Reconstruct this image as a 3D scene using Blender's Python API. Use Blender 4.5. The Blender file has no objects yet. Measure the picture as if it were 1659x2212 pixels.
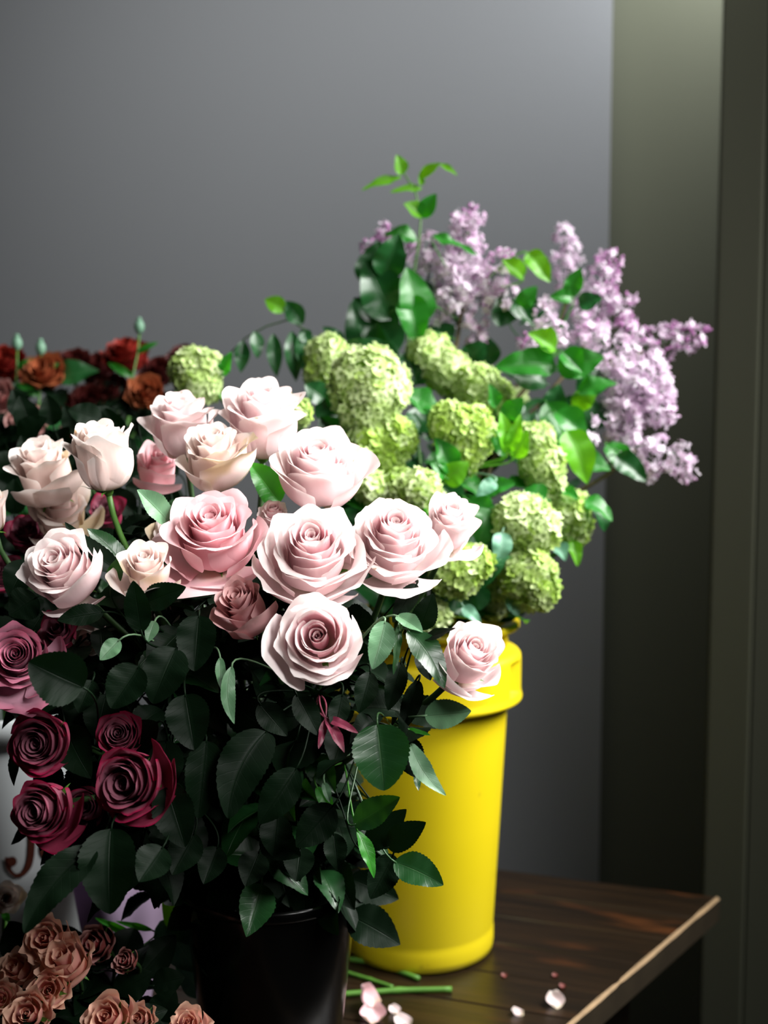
import bpy, math
import numpy as np
from math import sin, cos, radians, pi
from mathutils import Vector, noise as mnoise

# ------------------------------------------------------------------ camera, world, lights, exposure
SC = bpy.context.scene
COL = SC.collection
CAMZ = 1.459
TZ = 0.75                       # table top height
PITCH = radians(5.0)
FPX = 2600.0
cam_d = bpy.data.cameras.new('camera')
cam = bpy.data.objects.new('camera', cam_d); COL.objects.link(cam)
cam.location = (0, 0, CAMZ); cam.rotation_euler = (pi/2 - PITCH, 0, 0)
cam_d.sensor_fit = 'VERTICAL'; cam_d.sensor_height = 36.0; cam_d.lens = FPX/2212*36.0
cam_d.clip_start = 0.05; cam_d.clip_end = 50
cam_d.dof.use_dof = True; cam_d.dof.focus_distance = 1.02; cam_d.dof.aperture_fstop = 4.0
SC.camera = cam
SC.view_settings.view_transform = 'Standard'; SC.view_settings.look = 'None'
SC.view_settings.exposure = 0.0; SC.view_settings.gamma = 1.0; SC.view_settings.use_curve_mapping = False
SC.cycles.use_denoising = True
SC.cycles.max_bounces = 8; SC.cycles.transmission_bounces = 6; SC.cycles.transparent_max_bounces = 6

W = bpy.data.worlds.new('World'); SC.world = W; W.use_nodes = True
W.node_tree.nodes['Background'].inputs[0].default_value = (0.55, 0.62, 0.62, 1)
W.node_tree.nodes['Background'].inputs[1].default_value = 0.006

def area(name, loc, target, sx, sy, power, color, spread=180):
    l = bpy.data.lights.new(name, 'AREA'); l.shape = 'RECTANGLE'; l.size = sx; l.size_y = sy
    l.energy = power; l.color = color; l.spread = radians(spread)
    o = bpy.data.objects.new(name, l); COL.objects.link(o); o.location = loc
    d = Vector(target) - Vector(loc); o.rotation_euler = d.to_track_quat('-Z', 'Y').to_euler()
    return o
area('window_light', (1.08, 1.25, 2.30), (-0.10, 1.02, 1.22), 0.8, 0.85, 38, (1.0, 0.985, 0.965), 105)
area('front_fill_light', (0.75, 0.15, 2.2), (-0.10, 1.04, 1.43), 0.5, 0.5, 2.8, (1.0, 0.985, 0.97), 48)  # added fill lamp, no real window, lightens the rose petals from the front
area('far_window_light', (0.72, 2.16, 2.60), (0.57, 2.42, 2.12), 0.06, 0.30, 10.0, (0.95, 0.97, 1.0), 150)
area('wall_fill_light', (-0.02, 1.15, 3.04), (-0.08, 2.75, 2.05), 1.7, 0.4, 6.4, (1.0, 0.995, 0.99), 75)  # added overhead lamp, not a window, brightens the upper back wall

# ------------------------------------------------------------------ coordinates
AX = np.array([0, cos(PITCH), -sin(PITCH)]); DN = np.array([0, -sin(PITCH), -cos(PITCH)]); RT = np.array([1., 0, 0])
CAM = np.array([0, 0, CAMZ])
def P(px, py, d):
    return CAM + d*(AX + RT*(px-829.5)/FPX + DN*(py-1106.)/FPX)
def onz(px, py, z):
    r = AX + RT*(px-829.5)/FPX + DN*(py-1106.)/FPX
    return CAM + r*((z-CAMZ)/r[2])
def nrm(v):
    v = np.asarray(v, float); return v/(np.linalg.norm(v)+1e-12)
def sm(x):
    x = np.clip(x, 0, 1); return x*x*(3-2*x)

# ------------------------------------------------------------------ materials
def new_mat(name):
    m = bpy.data.materials.new(name); m.use_nodes = True
    nt = m.node_tree; nt.nodes.clear()
    return m, nt
def N(nt, typ, ins=None, **props):
    n = nt.nodes.new(typ)
    for k, v in props.items(): setattr(n, k, v)
    for k, v in (ins or {}).items():
        if hasattr(v, 'is_output'): nt.links.new(v, n.inputs[k])
        else: n.inputs[k].default_value = v
    return n
def math_n(nt, op, a, b=None, clamp=False):
    n = nt.nodes.new('ShaderNodeMath'); n.operation = op; n.use_clamp = clamp
    for i, v in enumerate((a, b)):
        if v is None: continue
        if hasattr(v, 'is_output'): nt.links.new(v, n.inputs[i])
        else: n.inputs[i].default_value = v
    return n.outputs[0]
def mixc(nt, f, a, b):
    n = nt.nodes.new('ShaderNodeMix'); n.data_type = 'RGBA'
    for i, v in ((0, f), (6, a), (7, b)):
        if hasattr(v, 'is_output'): nt.links.new(v, n.inputs[i])
        elif i == 0: n.inputs[i].default_value = v
        else: n.inputs[i].default_value = (*v, 1)
    return n.outputs[2]
def smooth_n(nt, x, lo, hi):
    n = nt.nodes.new('ShaderNodeMapRange'); n.interpolation_type = 'SMOOTHSTEP'
    nt.links.new(x, n.inputs[0]); n.inputs[1].default_value = lo; n.inputs[2].default_value = hi
    return n.outputs[0]
def S(r, g, b):
    f = lambda c: ((c/255+0.055)/1.055)**2.4 if c > 10 else c/255/12.92
    return (f(r), f(g), f(b))
def finish(nt, color, rough, transl, spec=0.5, bump=None, bumpd=0.0005, sheen=0.0, tcol=None):
    ins = {'Base Color': color, 'Roughness': rough, 'Specular IOR Level': spec}
    if not hasattr(color, 'is_output'): ins['Base Color'] = (*color, 1)
    p = N(nt, 'ShaderNodeBsdfPrincipled', ins)
    p.inputs['Sheen Weight'].default_value = sheen
    out = nt.nodes.new('ShaderNodeOutputMaterial')
    if bump is not None:
        b = N(nt, 'ShaderNodeBump', {'Height': bump, 'Distance': bumpd, 'Strength': 1.0})
        nt.links.new(b.outputs[0], p.inputs['Normal'])
    sh = p.outputs[0]
    if transl > 0:
        t = nt.nodes.new('ShaderNodeBsdfTranslucent')
        c = tcol if tcol is not None else color
        if hasattr(c, 'is_output'): nt.links.new(c, t.inputs[0])
        else: t.inputs[0].default_value = (*c, 1)
        mx = nt.nodes.new('ShaderNodeMixShader'); mx.inputs[0].default_value = transl
        nt.links.new(p.outputs[0], mx.inputs[1]); nt.links.new(t.outputs[0], mx.inputs[2]); sh = mx.outputs[0]
    nt.links.new(sh, out.inputs[0])
def tone(nt):
    a = nt.nodes.new('ShaderNodeAttribute'); a.attribute_name = 'tone'
    s = nt.nodes.new('ShaderNodeSeparateColor'); nt.links.new(a.outputs['Color'], s.inputs[0])
    return s.outputs[0], s.outputs[1], s.outputs[2], a.outputs['Alpha']

def petal_mat(name, inner, outer, edge, base, transl=0.32, edge_at=(0.72, 1.0), spots=0.0, spotcol=S(176, 132, 70), blotch=None, sides=False):
    m, nt = new_mat(name); u, v, t, r = tone(nt)
    c = mixc(nt, smooth_n(nt, t, 0.0, 0.75), inner, outer)
    ef = smooth_n(nt, v, edge_at[0], edge_at[1])
    if sides:
        au = math_n(nt, 'ABSOLUTE', math_n(nt, 'SUBTRACT', math_n(nt, 'MULTIPLY', u, 2.0), 1.0))
        ef = math_n(nt, 'MAXIMUM', ef, math_n(nt, 'MULTIPLY', smooth_n(nt, au, 0.82, 1.0), smooth_n(nt, v, 0.4, 0.7)))
        ef = math_n(nt, 'MULTIPLY', ef, smooth_n(nt, t, 0.3, 0.8))
        ef = math_n(nt, 'MAXIMUM', ef, math_n(nt, 'MULTIPLY', smooth_n(nt, t, 0.8, 1.0), 0.6))
    c = mixc(nt, ef, c, edge)
    c = mixc(nt, smooth_n(nt, v, 0.34, 0.0), c, base)
    tc = nt.nodes.new('ShaderNodeTexCoord')
    ns = N(nt, 'ShaderNodeTexNoise', {'Vector': tc.outputs['Object'], 'Scale': 28.0, 'Detail': 3.0})
    c = mixc(nt, math_n(nt, 'MULTIPLY', smooth_n(nt, ns.outputs[0], 0.45, 0.75), 0.25), c, tuple(min(1, x*0.9) for x in outer))
    if blotch:
        n3 = N(nt, 'ShaderNodeTexNoise', {'Vector': tc.outputs['Object'], 'Scale': 16.0, 'Detail': 2.0})
        f = math_n(nt, 'MULTIPLY', smooth_n(nt, n3.outputs[0], 0.5, 0.62), smooth_n(nt, t, 0.75, 0.95))
        c = mixc(nt, math_n(nt, 'MULTIPLY', f, 0.75), c, blotch)
    if spots:
        n2 = N(nt, 'ShaderNodeTexNoise', {'Vector': tc.outputs['Object'], 'Scale': 60.0, 'Detail': 2.0})
        f = math_n(nt, 'MULTIPLY', smooth_n(nt, n2.outputs[0], 0.70, 0.76), smooth_n(nt, v, 0.6, 0.98))
        c = mixc(nt, math_n(nt, 'MULTIPLY', f, spots), c, spotcol)
    # fine veins run up the petal
    st = math_n(nt, 'SINE', math_n(nt, 'MULTIPLY', u, 90.0))
    h = math_n(nt, 'ADD', math_n(nt, 'MULTIPLY', st, 0.02), math_n(nt, 'MULTIPLY', ns.outputs[0], 1.0))
    finish(nt, c, 0.5, transl, 0.35, h, 0.0005, 0.0)
    return m
def leaf_mat(name, col, vein, transl=0.25, rough=0.35, nv=9.0, tcol=None, spec=0.4):
    m, nt = new_mat(name); u, v, t, r = tone(nt)
    au = math_n(nt, 'ABSOLUTE', math_n(nt, 'SUBTRACT', math_n(nt, 'MULTIPLY', u, 2.0), 1.0))
    ph = math_n(nt, 'FRACT', math_n(nt, 'SUBTRACT', math_n(nt, 'MULTIPLY', v, nv), math_n(nt, 'MULTIPLY', au, 1.6)))
    lat = smooth_n(nt, math_n(nt, 'ABSOLUTE', math_n(nt, 'SUBTRACT', ph, 0.5)), 0.085, 0.0)
    mid = smooth_n(nt, au, 0.045, 0.0)
    vn = math_n(nt, 'MAXIMUM', math_n(nt, 'MULTIPLY', lat, 0.15), mid)
    tc = nt.nodes.new('ShaderNodeTexCoord')
    ns = N(nt, 'ShaderNodeTexNoise', {'Vector': tc.outputs['Object'], 'Scale': 40.0, 'Detail': 3.0})
    c = mixc(nt, ns.outputs[0], tuple(x*0.7 for x in col), tuple(min(1, x*1.3) for x in col))
    c = mixc(nt, math_n(nt, 'MULTIPLY', r, 0.45), c, tuple(min(1, x*1.5) for x in col))
    c = mixc(nt, math_n(nt, 'MULTIPLY', vn, 0.5), c, vein)
    h = math_n(nt, 'SUBTRACT', math_n(nt, 'MULTIPLY', ns.outputs[0], 0.8), math_n(nt, 'MULTIPLY', vn, 0.6))
    finish(nt, c, rough, transl, spec, h, 0.0005, 0.0, tcol if tcol else c)
    return m
def plain(name, col, rough=0.5, transl=0.0, spec=0.5, var=0.15, scale=20.0, bumpd=0.0):
    m, nt = new_mat(name); tc = nt.nodes.new('ShaderNodeTexCoord')
    ns = N(nt, 'ShaderNodeTexNoise', {'Vector': tc.outputs['Object'], 'Scale': scale, 'Detail': 4.0})
    c = mixc(nt, ns.outputs[0], tuple(x*(1-var) for x in col), tuple(min(1, x*(1+var)) for x in col))
    finish(nt, c, rough, transl, spec, ns.outputs[0] if bumpd else None, bumpd)
    return m

M = {}
M['pink'] = petal_mat('pale_pink_petal', S(240, 186, 196), S(252, 232, 233), S(253, 244, 241), S(232, 220, 190), 0.40, spots=0.8)
M['cream'] = petal_mat('creamy_pink_petal', S(242, 208, 208), S(250, 232, 226), S(251, 242, 236), S(220, 214, 176), 0.30, spots=0.9, blotch=S(214, 190, 140))
M['rosy'] = petal_mat('rosy_pink_petal', S(232, 156, 168), S(246, 202, 208), S(250, 222, 224), S(226, 206, 170), 0.30, spots=0.4)
M['mauvepink'] = petal_mat('mauve_pink_petal', S(186, 120, 122), S(216, 164, 166), S(228, 186, 184), S(206, 180, 150), 0.28)
M['mauve'] = petal_mat('mauve_petal', S(176, 128, 146), S(190, 140, 158), S(204, 120, 146), S(210, 170, 110), 0.25)
M['magenta'] = petal_mat('magenta_edged_petal', S(142, 92, 106), S(148, 84, 102), S(160, 8, 66), S(120, 24, 54), 0.25, (0.88, 1.0), sides=True)
M['peach'] = petal_mat('peach_petal', S(212, 128, 132), S(232, 172, 158), S(236, 192, 166), S(212, 180, 120), 0.3, (0.5, 1.0))
M['brown'] = petal_mat('brown_orange_petal', S(170, 20, 36), S(140, 62, 34), S(170, 96, 60), S(60, 20, 14), 0.2, (0.5, 1.0))
M['red'] = petal_mat('brick_red_petal', S(120, 18, 24), S(120, 26, 22), S(150, 46, 34), S(50, 10, 10), 0.2)
M['maroon'] = petal_mat('dark_maroon_petal', S(60, 12, 18), S(58, 18, 18), S(80, 28, 24), S(30, 8, 8), 0.15)
M['dusky'] = petal_mat('dusky_pink_petal', S(130, 24, 34), S(130, 70, 66), S(176, 130, 124), S(60, 30, 24), 0.2)
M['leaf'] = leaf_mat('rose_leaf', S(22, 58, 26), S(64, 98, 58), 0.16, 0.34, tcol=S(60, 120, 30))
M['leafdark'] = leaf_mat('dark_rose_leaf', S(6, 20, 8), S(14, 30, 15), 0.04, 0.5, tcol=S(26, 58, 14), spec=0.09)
M['leafpale'] = leaf_mat('rose_leaf_underside', S(84, 122, 88), S(124, 154, 116), 0.16, 0.45)
M['leafbright'] = leaf_mat('fresh_rose_leaf', S(46, 120, 34), S(110, 160, 80), 0.42, 0.35, tcol=S(70, 170, 20))
M['leafmaroon'] = leaf_mat('maroon_young_leaf', S(120, 44, 66), S(170, 90, 110), 0.25, 0.4)
M['leaflime'] = leaf_mat('lime_shrub_leaf', S(92, 160, 30), S(150, 196, 90), 0.5, 0.4, tcol=S(130, 210, 20))
M['leafgreen'] = leaf_mat('green_shrub_leaf', S(40, 112, 36), S(100, 160, 80), 0.38, 0.34, tcol=S(60, 170, 20))
M['leafdeep'] = leaf_mat('deep_green_shrub_leaf', S(26, 74, 34), S(70, 120, 70), 0.16, 0.34, tcol=S(40, 120, 24))
M['leafteal'] = leaf_mat('grey_green_leaf', S(90, 138, 112), S(140, 176, 150), 0.15, 0.45)
M['stem'] = plain('green_stem', S(74, 118, 48), 0.45, 0, 0.4, 0.3, 30)
M['stemdark'] = plain('dark_green_stem', S(44, 72, 34), 0.5, 0, 0.4, 0.3, 30)
M['wood_stem'] = plain('woody_stem', S(86, 76, 50), 0.7, 0, 0.3, 0.3, 60)
M['sepal'] = plain('sepal_green', S(88, 140, 52), 0.5, 0.25, 0.4, 0.25, 60)
M['black'] = plain('black_plastic', (0.0015, 0.0015, 0.0015), 0.22, 0, 0.25, 0.2, 60)
M['white'] = plain('white_enamel', S(206, 212, 214), 0.4, 0, 0.5, 0.03, 10)
M['brownletter'] = plain('red_brown_paint', S(60, 22, 10), 0.5, 0, 0.4, 0.1)
M['paper'] = plain('lilac_paper', S(160, 140, 166), 0.7, 0.3, 0.3, 0.05)

def vib_mat():
    m, nt = new_mat('snowball_floret'); u, v, t, r = tone(nt)
    c = mixc(nt, smooth_n(nt, r, 0.0, 1.0), S(170, 202, 86), S(222, 236, 184))
    c = mixc(nt, smooth_n(nt, v, 0.35, 0.0), c, S(126, 164, 50))
    finish(nt, c, 0.5, 0.35, 0.35)
    return m
M['vib'] = vib_mat()
M['vibcore'] = plain('snowball_core', S(104, 140, 44), 0.8, 0, 0.2, 0.4, 60)
def lil_mat():
    m, nt = new_mat('lilac_floret'); u, v, t, r = tone(nt)
    c = mixc(nt, smooth_n(nt, r, 0.0, 1.0), S(230, 204, 228), S(246, 238, 248))
    c = mixc(nt, smooth_n(nt, t, 0.4, 1.0), c, S(196, 140, 190))
    c = mixc(nt, smooth_n(nt, v, 0.2, 0.0), c, S(150, 110, 130))
    finish(nt, c, 0.5, 0.35, 0.35)
    return m
M['lilac'] = lil_mat()

def bucket_mat():
    m, nt = new_mat('yellow_plastic'); tc = nt.nodes.new('ShaderNodeTexCoord')
    ns = N(nt, 'ShaderNodeTexNoise', {'Vector': tc.outputs['Object'], 'Scale': 6.0, 'Detail': 5.0})
    c = mixc(nt, ns.outputs[0], S(208, 186, 10), S(216, 196, 24))
    n2 = N(nt, 'ShaderNodeTexNoise', {'Vector': tc.outputs['Object'], 'Scale': 34.0, 'Detail': 2.0})
    c = mixc(nt, math_n(nt, 'MULTIPLY', smooth_n(nt, n2.outputs[0], 0.72, 0.80), 0.6), c, S(120, 96, 30))
    finish(nt, c, 0.42, 0.0, 0.4, ns.outputs[0], 0.0004)
    return m
M['yellow'] = bucket_mat()

E1 = nrm([-0.271, -0.36, 0]); E2 = nrm([-0.308, 0.106, 0]); C0 = np.array([0.4875, 1.691, TZ])
def wood_mat(name, dark, mid, light):
    m, nt = new_mat(name); tc = nt.nodes.new('ShaderNodeTexCoord')
    mp = N(nt, 'ShaderNodeMapping', {'Vector': tc.outputs['Object'], 'Rotation': (0, 0, -math.atan2(E2[1], E2[0]))})
    sc = N(nt, 'ShaderNodeMapping', {'Vector': mp.outputs[0], 'Scale': (1.6, 22.0, 22.0)})
    ns = N(nt, 'ShaderNodeTexNoise', {'Vector': sc.outputs[0], 'Scale': 2.4, 'Detail': 7.0, 'Roughness': 0.65})
    sc2 = N(nt, 'ShaderNodeMapping', {'Vector': mp.outputs[0], 'Scale': (3.0, 13.0, 13.0)})
    n2 = N(nt, 'ShaderNodeTexNoise', {'Vector': sc2.outputs[0], 'Scale': 1.5, 'Detail': 3.0})
    u, v, t, r = tone(nt)
    c = mixc(nt, smooth_n(nt, ns.outputs[0], 0.35, 0.7), dark, mid)
    c = mixc(nt, math_n(nt, 'MULTIPLY', smooth_n(nt, n2.outputs[0], 0.58, 0.72), 0.8), c, light)
    c = mixc(nt, math_n(nt, 'MULTIPLY', r, 0.4), c, dark)
    finish(nt, c, 0.3, 0.0, 0.45, ns.outputs[0], 0.0008)
    return m
M['wood'] = wood_mat('dark_stained_wood', S(22, 15, 8), S(40, 27, 14), S(78, 44, 20))
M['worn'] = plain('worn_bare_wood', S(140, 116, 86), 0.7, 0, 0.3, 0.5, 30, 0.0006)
M['edge'] = plain('edge_wood', S(42, 35, 24), 0.6, 0, 0.3, 0.5, 18)
def paint(name, col):
    m, nt = new_mat(name); tc = nt.nodes.new('ShaderNodeTexCoord')
    ns = N(nt, 'ShaderNodeTexNoise', {'Vector': tc.outputs['Object'], 'Scale': 3.0, 'Detail': 3.0})
    c = mixc(nt, ns.outputs[0], tuple(x*0.98 for x in col), tuple(x*1.02 for x in col))
    n2 = N(nt, 'ShaderNodeTexNoise', {'Vector': tc.outputs['Object'], 'Scale': 260.0})
    finish(nt, c, 0.85, 0.0, 0.2, n2.outputs[0], 0.0004)
    return m
M['wall'] = paint('grey_wall_paint', S(146, 149, 152))
M['olive'] = paint('olive_wall_paint', S(84, 86, 72))
M['floor'] = paint('dark_floor', S(50, 48, 44))

# ------------------------------------------------------------------ mesh helpers
def grid_faces(nv, nu, closed=False):
    i = np.arange(nv-1)[:, None]; j = np.arange(nu if closed else nu-1)[None, :]
    a = i*nu+j; b = i*nu+(j+1) % nu
    return np.stack([a, b, b+nu, a+nu], -1).reshape(-1, 4)
class MB:
    def __init__(s): s.v = []; s.f = []; s.t = []; s.m = []; s.n = 0
    def add(s, V, F, T=None, mi=0):
        V = np.asarray(V, float).reshape(-1, 3); F = np.asarray(F)
        if T is None: T = np.tile([0.5, 0.5, 0.5, 0.5], (len(V), 1))
        s.v.append(V); s.f.append(F+s.n); s.t.append(np.asarray(T, float).reshape(-1, 4)); s.m.append(np.full(len(F), mi)); s.n += len(V)
        return s
    def build(s, name, mats, parent=None, smooth=True):
        V = np.concatenate(s.v); T = np.concatenate(s.t)
        if parent is not None: V = V - np.array(parent.location)
        faces = [tuple(int(x) for x in q) for F in s.f for q in F]
        me = bpy.data.meshes.new(name); me.from_pydata(V.tolist(), [], faces)
        at = me.attributes.new('tone', 'FLOAT_COLOR', 'POINT'); at.data.foreach_set('color', T.astype(np.float32).ravel())
        if not isinstance(mats, (list, tuple)): mats = [mats]
        for m in mats: me.materials.append(m)
        me.polygons.foreach_set('material_index', np.concatenate(s.m).astype(np.int32))
        me.polygons.foreach_set('use_smooth', np.full(len(me.polygons), smooth))
        me.update()
        o = bpy.data.objects.new(name, me); COL.objects.link(o)
        if parent is not None: o.parent = parent
        return o
def tag(o, label, cat, group=None, kind=None):
    o['label'] = label; o['category'] = cat
    if group: o['group'] = group
    if kind: o['kind'] = kind
    return o
def thing(name, loc, label, cat, group=None):
    o = bpy.data.objects.new(name, None); COL.objects.link(o); o.location = [float(x) for x in loc]
    o.empty_display_size = 0.02
    return tag(o, label, cat, group)
def bez(p0, p1, p2, p3, n):
    t = np.linspace(0, 1, n)[:, None]
    return (1-t)**3*p0+3*(1-t)**2*t*p1+3*(1-t)*t*t*p2+t**3*p3
def tube(mb, pts, r, seg=8, mi=0, cap=True):
    pts = np.asarray(pts, float); n = len(pts); r = np.broadcast_to(np.asarray(r, float), (n,))
    tg = np.gradient(pts, axis=0); tg /= np.linalg.norm(tg, axis=1)[:, None]+1e-12
    up = np.array([0.31, 0.17, 0.93]) if abs(tg[0][2]) < 0.8 else np.array([1., 0.1, 0])
    V = []
    a = np.linspace(0, 2*pi, seg, endpoint=False)
    x = nrm(np.cross(up, tg[0]))
    for i in range(n):
        x = nrm(x - tg[i]*np.dot(x, tg[i])); y = np.cross(tg[i], x)
        V.append(pts[i]+r[i]*(np.cos(a)[:, None]*x+np.sin(a)[:, None]*y))
    V = np.array(V).reshape(-1, 3); F = [list(q) for q in grid_faces(n, seg, True)]
    if cap:
        F2 = [list(range(seg))[::-1], [(n-1)*seg+k for k in range(seg)]]
        mb.add(V, np.array(F), None, mi)
        base = mb.n-len(V)
        mb.f.append([[base+q for q in f] for f in F2]); mb.m.append(np.full(2, mi))
    else: mb.add(V, np.array(F), None, mi)
    return mb
def ellipsoid(mb, c, r, axis=(0, 0, 1), nu=10, nv=7, T=None, mi=0):
    z = nrm(axis); x = nrm(np.cross([0.3, 0.9, 0.2], z)); y = np.cross(z, x)
    th = np.linspace(0.02, pi-0.02, nv)[:, None]; ph = np.linspace(0, 2*pi, nu, endpoint=False)[None]
    V = (np.sin(th)*np.cos(ph))[..., None]*x*r[0]+(np.sin(th)*np.sin(ph))[..., None]*y*r[1]+(np.cos(th)+0*ph)[..., None]*z*r[2]
    V = V.reshape(-1, 3)+np.asarray(c)
    mb.add(V, grid_faces(nv, nu, True), None if T is None else np.tile(T, (len(V), 1)), mi)

def leaf_geo(mb, base, tip, hw, nhint, rng, fold=0.25, bend=0.12, droop=0.0, serr=0.07, teeth=13, shape=(0.78, 0.8), nv=None, nu=9, wavy=0.03, side_bend=0.0, mi=0):
    base = np.asarray(base, float); tip = np.asarray(tip, float)
    ax = tip-base; L = np.linalg.norm(ax); a = ax/L
    n = np.asarray(nhint, float); n = nrm(n-a*np.dot(n, a)); s = np.cross(a, n)
    nv = nv or (teeth*4+1 if serr > 0 else 20)
    v = np.linspace(0, 1, nv)[:, None]; u = np.linspace(-1, 1, nu)[None]
    w = np.sin(pi*np.clip(v, 0.0, 1)**shape[0])**shape[1]
    w = np.clip(w, 0.012, 1)
    if serr > 0: w = w*(1-serr*(1-np.mod(v*teeth, 1.0))*sm(v*8))*1.03
    ww = u*w*hw
    ph = rng.uniform(0, 6, 3)
    h = fold*np.abs(ww)*(1+0.25*np.abs(u)) + bend*L*4*v*(1-v) - droop*L*v**2 + wavy*L*np.sin(v*9+ph[0]+np.sign(u)*1.3)*np.abs(u)**1.5*w + 0.25*wavy*L*np.sin(v*23+ph[1])*u*w
    V = base + (v*L+0*u)[..., None]*a + (ww+side_bend*L*4*v*(1-v))[..., None]*s - h[..., None]*(-n)*1.0
    T = np.stack([(u+1)/2+0*v, v+0*u, 0.5+0*u+0*v, np.full((nv, nu), rng.uniform(0, 1))], -1)
    mb.add(V.reshape(-1, 3), grid_faces(nv, nu), T.reshape(-1, 4), mi)

# ------------------------------------------------------------------ rose
def petal_local(R, p, rng, nu=13, nv=17):
    """p: r0,rb,zb,rr,zr (bezier in r,z), kap/kape curl, wl half width, sp, ruf, topd, topp, phi, flat, amax, clen"""
    P0 = np.array([p['r0'], 0.]); P1 = np.array([p['rb'], p['zb']]); P3 = np.array([p['rr'], p['zr']]); P2 = np.array([p['rr']*p.get('c2', 0.9)+p['rb']*0.05, p['zr']*0.62])
    B = bez(P0, P1, P2, P3, 24)
    bl = np.linalg.norm(np.diff(B, axis=0), axis=1).sum()
    T = nrm(B[-1]-B[-2]); th0 = math.atan2(T[0], T[1])
    sb = 0.70
    La = bl*(1-sb)/sb*p.get('clen', 1.0)
    def mid(k):
        tt = np.linspace(0, 1, 22)[1:]
        th = th0+k*tt**0.9
        st = La/21
        r = B[-1][0]+np.cumsum(np.sin(th))*st; z = B[-1][1]+np.cumsum(np.cos(th))*st
        return np.concatenate([B[:, 0], r]), np.concatenate([B[:, 1], z])
    s_ax = np.concatenate([np.linspace(0, sb, 24), np.linspace(sb, 1, 22)[1:]])
    u = np.linspace(-1, 1, nu)[None]; v = np.linspace(0, 1, nv)[:, None]
    au = np.abs(u)
    s = v*(1-p['topd']*au**p['topp'])
    ra, za = mid(p['kap']); rb_, zb_ = mid(p['kape'])
    wgt = au**2
    r = np.interp(s, s_ax, ra)*(1-wgt)+np.interp(s, s_ax, rb_)*wgt
    z = np.interp(s, s_ax, za)*(1-wgt)+np.interp(s, s_ax, zb_)*wgt
    Wl = p['wl']*(0.28+0.72*sm(s/0.55))*(1-(0.08+0.20*p['t'])*sm((s-0.78)/0.22))
    rc = np.maximum(r*p['flat'], 0.02*R)
    a = np.clip(u*Wl/rc, -p['amax'], p['amax'])
    x = (r-rc)+rc*np.cos(a); y = rc*np.sin(a)
    k = 1+p['sp']*u*sm(s*1.5)
    x = x*k; y = y*k
    ph = rng.uniform(0, 6.3, 4); f = rng.uniform(2.0, 4.2, 2)
    rim = v**3
    x = x+p['ruf']*R*(np.sin(u*f[0]*2+ph[0])+0.5*np.sin(u*9+ph[2]))*rim
    z = z+p['ruf']*R*(np.cos(u*f[1]*2+ph[1])+0.4*np.sin(u*11+ph[3]))*rim*0.8
    c, sn = cos(p['phi']), sin(p['phi'])
    V = np.stack([x*c-y*sn, x*sn+y*c, z], -1).reshape(-1, 3)
    T = np.stack([(u+1)/2+0*v, v+0*u, np.full((nv, nu), p['t']), np.full((nv, nu), rng.uniform(0, 1))], -1).reshape(-1, 4)
    return V, grid_faces(nv, nu), T

def frame(az, el, roll=0.0):
    az, el = radians(az), radians(el)
    Z = np.array([sin(az)*cos(el), -cos(az)*cos(el), sin(el)])
    ref = np.array([0, -1.0, -1.2]); X = nrm(ref-Z*np.dot(ref, Z)); Y = np.cross(Z, X)
    r = radians(roll); X2 = X*cos(r)+Y*sin(r); Y2 = np.cross(Z, X2)
    return np.stack([X2, Y2, Z], 1)

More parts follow.
